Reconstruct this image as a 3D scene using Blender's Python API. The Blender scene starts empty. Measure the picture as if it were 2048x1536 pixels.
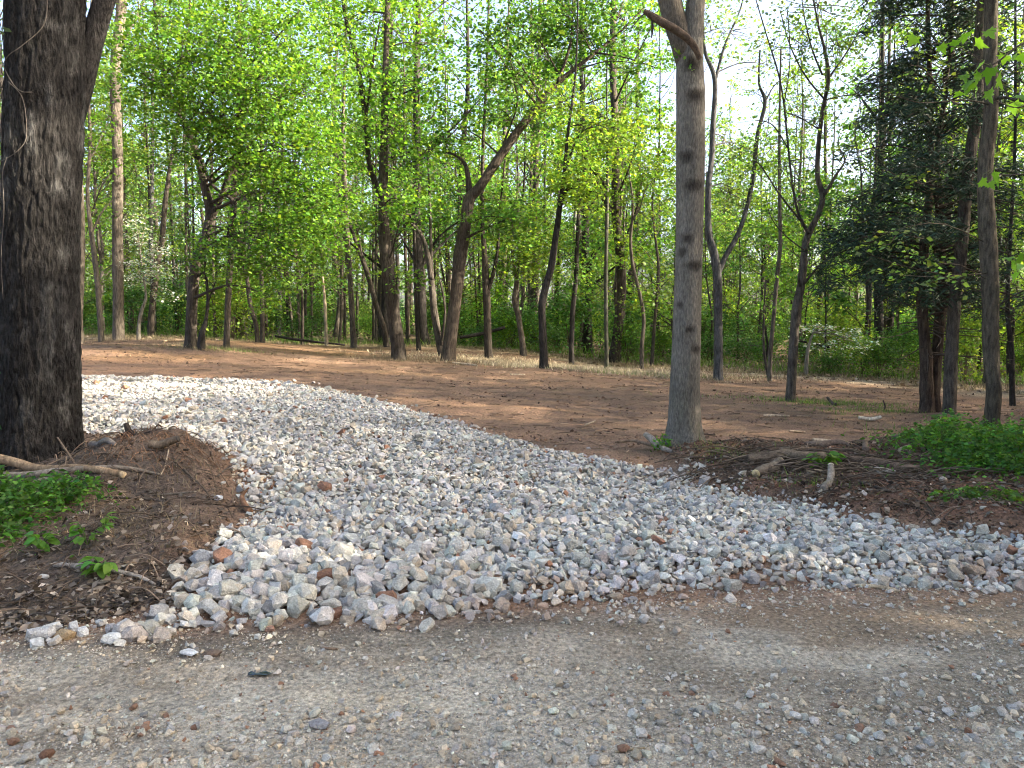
import bpy, bmesh, math, random
import numpy as np
from mathutils import Vector, Matrix, Euler, Quaternion

# ------------------------------------------------------------------ camera, sky, sun, exposure
sc = bpy.context.scene
COL = sc.collection
F, PW, PH = 1490.0, 2048.0, 1536.0          # focal length and size of the photograph in pixels
PITCH = math.atan(123.0 / F)
CAMZ = 1.6
cam = bpy.data.cameras.new('camera')
cam.sensor_fit = 'HORIZONTAL'; cam.sensor_width = 36.0; cam.lens = 36.0 * F / PW
cam.clip_start = 0.05; cam.clip_end = 2000
camo = bpy.data.objects.new('camera', cam); COL.objects.link(camo)
camo.location = (0, 0, CAMZ); camo.rotation_euler = (math.pi / 2 - PITCH, 0, 0)
sc.camera = camo

SUN_AZ, SUN_EL = math.radians(100), math.radians(25)      # azimuth clockwise from +Y (view direction): sun from the right
world = bpy.data.worlds.new('World'); sc.world = world; world.use_nodes = True
wn = world.node_tree.nodes; wl = world.node_tree.links
sky = wn.new('ShaderNodeTexSky'); sky.sky_type = 'NISHITA'; sky.sun_disc = False
sky.sun_elevation = SUN_EL; sky.sun_rotation = SUN_AZ
sky.air_density = 0.7; sky.dust_density = 5.0; sky.ozone_density = 0.0
wn['Background'].inputs['Strength'].default_value = 0.14
world.cycles.sampling_method = 'NONE'
wl.new(sky.outputs[0], wn['Background'].inputs['Color'])
sd = bpy.data.lights.new('sun', 'SUN'); sd.energy = 5.0; sd.angle = math.radians(0.6); sd.color = (1.0, 0.90, 0.72)
suno = bpy.data.objects.new('sun', sd); COL.objects.link(suno)
to_sun = Vector((math.sin(SUN_AZ) * math.cos(SUN_EL), math.cos(SUN_AZ) * math.cos(SUN_EL), math.sin(SUN_EL)))
suno.rotation_euler = to_sun.to_track_quat('Z', 'Y').to_euler(); suno.location = to_sun * 60
sc.view_settings.view_transform = 'Standard'; sc.view_settings.look = 'None'
sc.view_settings.gamma = 1.0; sc.view_settings.use_curve_mapping = False
sc.view_settings.exposure = 2.6
sc.render.engine = 'CYCLES'
cy = sc.cycles
cy.max_bounces = 5; cy.diffuse_bounces = 2; cy.glossy_bounces = 2; cy.transmission_bounces = 3; cy.transparent_max_bounces = 2
cy.use_adaptive_sampling = True; cy.adaptive_threshold = 0.03
cy.caustics_reflective = False; cy.caustics_refractive = False
cy.use_denoising = True; cy.pixel_filter_type = 'BLACKMAN_HARRIS'; cy.filter_width = 1.1
try: cy.denoiser = 'OPENIMAGEDENOISE'
except Exception: pass
sc.render.film_transparent = False

# ------------------------------------------------------------------ numpy helpers
R = np.random.default_rng(7)
def at(px, py, Y):
    u = (px - PW / 2) / F; w = (PH / 2 - py) / F
    dy = math.cos(PITCH) + w * math.sin(PITCH); dz = -math.sin(PITCH) + w * math.cos(PITCH)
    t = Y / dy
    return np.array((u * t, Y, CAMZ + dz * t))
def pr(px, w, Y): return w * Y / F / 2 * math.cos(math.atan((px - PW / 2) / F))     # radius of a tube that shows w px wide
def to_px(P):
    P = np.atleast_2d(P); d = P - np.array((0, 0, CAMZ))
    f = d[:, 1] * math.cos(PITCH) - d[:, 2] * math.sin(PITCH)
    up = d[:, 1] * math.sin(PITCH) + d[:, 2] * math.cos(PITCH)
    f = np.where(np.abs(f) < 1e-3, 1e-3, f)
    return np.stack([PW / 2 + F * d[:, 0] / f, PH / 2 - F * up / f, f], 1)
def h3(ix, iy, iz):
    n = (ix.astype(np.int64) * 374761393 + iy.astype(np.int64) * 668265263 + iz.astype(np.int64) * 2147483647 % 1274126177)
    n = (n ^ (n >> 13)) * 1274126177
    n = (n ^ (n >> 16)) & 0xffffff
    return n / float(0xffffff)
def vnoise(x, y, seed=0):
    x = np.asarray(x, float); y = np.asarray(y, float)
    ix = np.floor(x); iy = np.floor(y); fx = x - ix; fy = y - iy
    fx = fx * fx * fx * (fx * (fx * 6 - 15) + 10); fy = fy * fy * fy * (fy * (fy * 6 - 15) + 10)
    s = np.full_like(ix, seed * 71 + 3)
    a = h3(ix, iy, s); b = h3(ix + 1, iy, s); c = h3(ix, iy + 1, s); d = h3(ix + 1, iy + 1, s)
    return (a + (b - a) * fx) * (1 - fy) + (c + (d - c) * fx) * fy
def fbm(x, y, o=4, seed=0, g=0.5):
    v = 0; a = 1.0; t = 0
    for i in range(o):
        v = v + a * vnoise(x * 2 ** i + i * 17.3, y * 2 ** i - i * 9.1, seed + i); t += a; a *= g
    return v / t * 2 - 1
def sstep(a, b, x):
    t = np.clip((np.asarray(x, float) - a) / (b - a), 0, 1); return t * t * (3 - 2 * t)
def poly_sd(P, poly):                       # signed distance to a closed polygon, positive inside
    x, y = P[:, 0], P[:, 1]; n = len(poly); d = np.full(len(P), 1e9); ins = np.zeros(len(P), bool)
    for i in range(n):
        a = poly[i]; b = poly[(i + 1) % n]; e = b - a
        t = np.clip(((x - a[0]) * e[0] + (y - a[1]) * e[1]) / (e @ e + 1e-12), 0, 1)
        d = np.minimum(d, np.hypot(x - a[0] - t * e[0], y - a[1] - t * e[1]))
        c = ((a[1] > y) != (b[1] > y)) & (x < (b[0] - a[0]) * (y - a[1]) / (b[1] - a[1] + 1e-12) + a[0])
        ins ^= c
    return np.where(ins, d, -d)
def catmull(P, n):
    P = np.asarray(P, float); k = len(P)
    if k == 2: return P[0] + (P[1] - P[0]) * np.linspace(0, 1, n)[:, None]
    t = np.linspace(0, k - 1 - 1e-9, n); i = t.astype(int); f = (t - i)[:, None]
    g = lambda j: P[np.clip(j, 0, k - 1)]
    p0, p1, p2, p3 = g(i - 1), g(i), g(i + 1), g(i + 2)
    return 0.5 * (2 * p1 + (p2 - p0) * f + (2 * p0 - 5 * p1 + 4 * p2 - p3) * f ** 2 + (3 * p1 - p0 - 3 * p2 + p3) * f ** 3)
def unit(v):
    v = np.asarray(v, float); return v / (np.linalg.norm(v, axis=-1, keepdims=True) + 1e-12)

class MB:                                   # collects vertices, faces, colours, material slots
    def __init__(s): s.v = []; s.c = []; s.f = []; s.m = []; s.n = 0
    def add(s, v, faces, col=(1, 1, 1), mat=0):
        v = np.asarray(v, float); s.v.append(v)
        col = np.asarray(col, float)
        s.c.append(np.broadcast_to(col, (len(v), 3)) if col.ndim == 1 else col)
        for f in ([faces] if not isinstance(faces, list) else faces):
            s.f.append(np.asarray(f, np.int64) + s.n); s.m.append(mat)
        s.n += len(v)
    def build(s, name, mats, parent=None, smooth=True, link=True):
        me = bpy.data.meshes.new(name)
        V = np.concatenate(s.v); C = np.concatenate(s.c)
        tot = sum(f.size for f in s.f); nf = sum(len(f) for f in s.f)
        me.vertices.add(len(V)); me.vertices.foreach_set('co', V.astype(np.float32).ravel())
        me.loops.add(tot); me.polygons.add(nf)
        me.loops.foreach_set('vertex_index', np.concatenate([f.ravel() for f in s.f]).astype(np.int32))
        sizes = np.concatenate([np.full(len(f), f.shape[1]) for f in s.f])
        me.polygons.foreach_set('loop_start', np.concatenate([[0], np.cumsum(sizes)[:-1]]).astype(np.int32))
        me.polygons.foreach_set('material_index', np.concatenate([np.full(len(f), m) for f, m in zip(s.f, s.m)]).astype(np.int32))
        me.polygons.foreach_set('use_smooth', np.full(nf, smooth))
        at_ = me.attributes.new('Col', 'FLOAT_COLOR', 'POINT')
        at_.data.foreach_set('color', np.concatenate([C, np.ones((len(C), 1))], 1).astype(np.float32).ravel())
        for m in (mats if isinstance(mats, (list, tuple)) else [mats]): me.materials.append(m)
        me.update(calc_edges=True)
        if not link: return me
        return put(name, me, parent)
def put(name, me, parent=None):
    o = bpy.data.objects.new(name, me); COL.objects.link(o)
    if parent is not None: o.parent = parent
    return o
def tag(o, label=None, cat=None, group=None, kind=None):
    if label: o['label'] = label
    if cat: o['category'] = cat
    if group: o['group'] = group
    if kind: o['kind'] = kind
    return o
def empty(name, loc):
    o = bpy.data.objects.new(name, None); COL.objects.link(o); o.location = loc; o.empty_display_size = 0.1
    return o

def tube(mb, P, rad, ns=8, col=(1, 1, 1), mat=0, cap=True, rough=0.0, seed=0):
    P = np.asarray(P, float); k = len(P); rad = np.broadcast_to(np.asarray(rad, float), (k,))
    T = unit(np.gradient(P, axis=0))
    ref = np.array((1.0, 0, 0)) if abs(T[0][0]) < 0.8 else np.array((0, 0, 1.0))
    A = unit(np.cross(T, np.cross(np.broadcast_to(ref, T.shape), T))); B = np.cross(T, A)
    th = np.linspace(0, 2 * np.pi, ns, endpoint=False)
    rr = rad[:, None] * np.ones((1, ns))
    if rough:
        L = np.concatenate([[0], np.cumsum(np.linalg.norm(np.diff(P, axis=0), axis=1))])
        rr = rr * (1 + rough * fbm(np.cos(th)[None, :] * 1.6 + 5 + 0 * L[:, None], np.sin(th)[None, :] * 1.6 + L[:, None] * 2.2, 3, seed))
    V = P[:, None, :] + rr[:, :, None] * (np.cos(th)[None, :, None] * A[:, None, :] + np.sin(th)[None, :, None] * B[:, None, :])
    i = np.arange(k - 1)[:, None] * ns; j = np.arange(ns)[None, :]; j2 = (j + 1) % ns
    Q = np.stack([i + j, i + j2, i + ns + j2, i + ns + j], -1).reshape(-1, 4)
    V = V.reshape(-1, 3); fs = [Q]
    if cap:
        V = np.concatenate([V, P[:1], P[-1:]]); a = np.arange(ns); b = (a + 1) % ns
        fs.append(np.stack([b, a, np.full(ns, k * ns)], 1))
        fs.append(np.stack([(k - 1) * ns + a, (k - 1) * ns + b, np.full(ns, k * ns + 1)], 1))
    if np.asarray(col).ndim == 2 and len(col) == k:
        col = np.repeat(col, ns, 0)
        if cap: col = np.concatenate([col, col[:1], col[-1:]])
    mb.add(V, fs, col, mat)

def leaves(mb, P, size, col, mat=0, width=0.75, up=0.55, rng=R, droop=0.25):
    """folded rhomb leaves at points P"""
    n = len(P); size = np.broadcast_to(np.asarray(size, float), (n,)); size = np.minimum(size, np.median(size) * 1.5)
    a = rng.uniform(0, 2 * np.pi, n)
    d = unit(np.stack([np.cos(a), np.sin(a), -droop + rng.normal(0, 0.35, n)], 1))
    nn = unit(np.stack([rng.normal(0, 1 - up, n), rng.normal(0, 1 - up, n), np.full(n, up)], 1) + 1e-4)
    s = unit(np.cross(d, nn)); nn = np.cross(s, d)
    L = size[:, None]; wv = s * L * width * 0.5
    mid = P + d * L * 0.45
    V = np.stack([P, mid + wv + nn * L * 0.10, P + d * L, mid - wv + nn * L * 0.10], 1).reshape(-1, 3)
    b = np.arange(n) * 4
    mb.add(V, np.stack([b, b + 1, b + 2, b + 3], 1), np.repeat(np.broadcast_to(col, (n, 3)), 4, 0), mat)
def leafcol(base, n, rng=R, v=0.34, h=0.16):
    b = np.asarray(base, float); k = np.exp(rng.normal(0, v, (n, 1)))
    c = b * k; t = rng.normal(0, h, n)
    c[:, 0] *= np.exp(t); c[:, 2] *= np.exp(-0.5 * t)
    return np.clip(c, 0.003, 0.8)

# ------------------------------------------------------------------ materials (all node based)
def mat(name):
    m = bpy.data.materials.new(name); m.use_nodes = True
    nt = m.node_tree; return m, nt, nt.nodes, nt.links, nt.nodes['Principled BSDF']
def bump(nt, b, sources, dist=0.01, strength=0.6):
    """sources: list of (scale xyz, noise scale, detail, weight); object space noise summed into one bump"""
    N, L = nt.nodes, nt.links; tc = N.new('ShaderNodeTexCoord'); prev = None
    for sc3, ns, det, w in sources:
        mp = N.new('ShaderNodeMapping'); mp.inputs['Scale'].default_value = sc3; L.new(tc.outputs['Object'], mp.inputs['Vector'])
        nz = N.new('ShaderNodeTexNoise'); nz.inputs['Scale'].default_value = ns; nz.inputs['Detail'].default_value = det
        L.new(mp.outputs[0], nz.inputs['Vector'])
        ml = N.new('ShaderNodeMath'); ml.operation = 'MULTIPLY_ADD'; ml.inputs[1].default_value = w
        L.new(nz.outputs['Fac'], ml.inputs[0])
        if prev is None: ml.inputs[2].default_value = 0
        else: L.new(prev, ml.inputs[2])
        prev = ml.outputs[0]
    bp = N.new('ShaderNodeBump'); bp.inputs['Distance'].default_value = dist; bp.inputs['Strength'].default_value = strength
    L.new(prev, bp.inputs['Height']); L.new(bp.outputs[0], b.inputs['Normal'])
    return prev
def colour(nt, b, src='Col', var=((1, 1, 1), 6.0, 4, 0.75, 1.25), extra=None):
    N, L = nt.nodes, nt.links
    if src == 'OBJECT':
        a = N.new('ShaderNodeObjectInfo'); out = a.outputs['Color']
    else:
        a = N.new('ShaderNodeAttribute'); a.attribute_name = src; out = a.outputs['Color']
    tc = N.new('ShaderNodeTexCoord')
    for v in [var] + (extra or []):
        mp = N.new('ShaderNodeMapping'); mp.inputs['Scale'].default_value = v[0]; L.new(tc.outputs['Object'], mp.inputs['Vector'])
        nz = N.new('ShaderNodeTexNoise'); nz.inputs['Scale'].default_value = v[1]; nz.inputs['Detail'].default_value = v[2]
        L.new(mp.outputs[0], nz.inputs['Vector'])
        mr = N.new('ShaderNodeMapRange'); mr.inputs['From Min'].default_value = 0.3; mr.inputs['From Max'].default_value = 0.7
        mr.inputs['To Min'].default_value = v[3]; mr.inputs['To Max'].default_value = v[4]; L.new(nz.outputs['Fac'], mr.inputs['Value'])
        mx = N.new('ShaderNodeMix'); mx.data_type = 'RGBA'; mx.blend_type = 'MULTIPLY'; mx.inputs[0].default_value = 1
        L.new(out, mx.inputs[6]); L.new(mr.outputs[0], mx.inputs[7]); out = mx.outputs[2]
    L.new(out, b.inputs['Base Color']); return out

def m_ground():
    m, nt, N, L, b = mat('soil')
    colour(nt, b, 'Col', ((1, 1, 1), 2.2, 6, 0.8, 1.2), [((1, 1, 1), 45, 5, 0.55, 1.5), ((1, 1, 1), 190, 2, 0.7, 1.35)])
    bump(nt, b, [((1, 1, 1), 18, 6, 1.0), ((1, 1, 1), 90, 4, 0.35)], 0.05, 0.9)
    b.inputs['Roughness'].default_value = 0.95; b.inputs['Specular IOR Level'].default_value = 0.15
    return m
def m_stone(src):
    m, nt, N, L, b = mat('crushed_stone_' + ('piece' if src == 'OBJECT' else 'mass'))
    colour(nt, b, src, ((1, 1, 1), 14 if src != 'OBJECT' else 3.0, 5, 0.72, 1.22), [((1, 1, 1), 120 if src != 'OBJECT' else 16, 4, 0.75, 1.25)])
    bump(nt, b, [((1, 1, 1), 45 if src != 'OBJECT' else 5, 5, 1.0), ((1, 1, 1), 160 if src != 'OBJECT' else 18, 3, 0.4)], 0.010 if src != 'OBJECT' else 0.05, 0.5)
    b.inputs['Roughness'].default_value = 0.9; b.inputs['Specular IOR Level'].default_value = 0.25
    return m
def m_bark(name, zs=0.22, sc_=30, dist=0.03, lo=0.45, hi=1.5):
    m, nt, N, L, b = mat(name)
    colour(nt, b, 'Col', ((1, 1, zs), sc_, 6, lo, hi), [((1, 1, 1), 2.0, 4, 0.8, 1.25), ((1, 1, 0.5), sc_ * 4, 3, 0.75, 1.3)])
    bump(nt, b, [((1, 1, zs), sc_, 5, 1.0), ((1, 1, 0.5), sc_ * 3.5, 4, 0.35)], dist, 1.0)
    b.inputs['Roughness'].default_value = 0.95; b.inputs['Specular IOR Level'].default_value = 0.12
    return m
def m_leaf(name, trans=0.52, tcol=(1.55, 1.55, 0.58), rough=0.5, spec=0.3):
    m, nt, N, L, b = mat(name)
    a = N.new('ShaderNodeAttribute'); a.attribute_name = 'Col'
    oi = N.new('ShaderNodeObjectInfo')
    mr = N.new('ShaderNodeMapRange'); mr.inputs['To Min'].default_value = 0.8; mr.inputs['To Max'].default_value = 1.2
    L.new(oi.outputs['Random'], mr.inputs['Value'])
    mx0 = N.new('ShaderNodeMix'); mx0.data_type = 'RGBA'; mx0.blend_type = 'MULTIPLY'; mx0.inputs[0].default_value = 1
    L.new(a.outputs['Color'], mx0.inputs[6]); L.new(mr.outputs[0], mx0.inputs[7])
    L.new(mx0.outputs[2], b.inputs['Base Color'])
    b.inputs['Roughness'].default_value = rough; b.inputs['Specular IOR Level'].default_value = spec
    mx = N.new('ShaderNodeMix'); mx.data_type = 'RGBA'; mx.blend_type = 'MULTIPLY'; mx.inputs[0].default_value = 1
    L.new(mx0.outputs[2], mx.inputs[6]); mx.inputs[7].default_value = (*tcol, 1)
    tr = N.new('ShaderNodeBsdfTranslucent'); L.new(mx.outputs[2], tr.inputs['Color'])
    ms = N.new('ShaderNodeMixShader'); ms.inputs[0].default_value = trans
    L.new(b.outputs[0], ms.inputs[1]); L.new(tr.outputs[0], ms.inputs[2]); L.new(ms.outputs[0], N['Material Output'].inputs['Surface'])
    return m
M_GROUND = m_ground(); M_STONE = m_stone('Col'); M_STONE1 = m_stone('OBJECT')
M_OAK = m_bark('furrowed_bark', 0.3, 42, 0.045, 0.3, 1.9)
M_BARK = m_bark('grey_bark', 0.22, 30, 0.025)
M_SMOOTH = m_bark('poplar_bark', 0.24, 70, 0.02, 0.55, 1.4)
M_TWIG = m_bark('twig_bark', 0.4, 20, 0.005, 0.7, 1.3)
M_WOOD = m_bark('dead_wood', 0.6, 26, 0.012, 0.6, 1.35)
M_LEAF = m_leaf('spring_leaf'); M_NEEDLE = m_leaf('cedar_needle', 0.15, (1, 1, 0.6), 0.6, 0.2)
M_DRY = m_leaf('dry_leaf', 0.12, (1, 0.9, 0.6), 0.8, 0.2)
M_PETAL = m_leaf('blossom', 0.35, (1, 1, 0.95), 0.6, 0.2)

# ------------------------------------------------------------------ terrain
# trees of the clearing: trunk traced as (px, py, width px), built at distance Y in metres
CTRL = [(1024, 1536, 2.62)]
for q in [(600, 1100, 4.85), (600, 1000, 6.0), (800, 900, 8.3), (550, 752, 14.5), (170, 745, 14.5), (350, 800, 11.6), (700, 783, 13), (950, 835, 10.8), (800, 1100, 4.95),
          (1000, 1000, 6.6), (1250, 893, 9.3), (1400, 975, 7.7), (1200, 960, 7.8), (1700, 1050, 6.0), (1500, 1000, 6.9), (1900, 1080, 5.5), (1600, 980, 7.4), (1650, 935, 8.1), (1800, 960, 7.7),
          (1800, 900, 9.0), (1950, 1000, 6.8), (1500, 920, 8.6), (1000, 800, 12.5), (1000, 770, 15.5), (1000, 735, 20), (1250, 800, 13.5), (1250, 850, 10.8), (1500, 850, 11), (1500, 800, 14),
          (1700, 840, 12), (1250, 745, 22), (640, 695, 25), (170, 690, 22), (700, 740, 17), (400, 720, 17.5), (1750, 790, 16), (2040, 830, 12), (2040, 780, 17),
          (300, 885, 6.45), (200, 905, 6.6), (200, 1000, 5.6), (100, 1100, 4.75), (300, 1100, 4.62), (50, 1230, 4.1), (30, 1000, 5.8), (440, 1020, 5.75), (400, 880, 7.6), (350, 970, 5.95), (250, 850, 8.6), (60, 900, 7.3)]:
    CTRL.append(q)
G1 = (0.105, 0.205, 0.030); G2 = (0.082, 0.170, 0.035); G3 = (0.150, 0.235, 0.040); G4 = (0.055, 0.130, 0.036); G5 = (0.125, 0.20, 0.07)
BK1 = (0.052, 0.043, 0.035); BK2 = (0.072, 0.061, 0.050); BK3 = (0.095, 0.080, 0.064); BK4 = (0.032, 0.028, 0.025); BK5 = (0.075, 0.073, 0.070)
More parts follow.
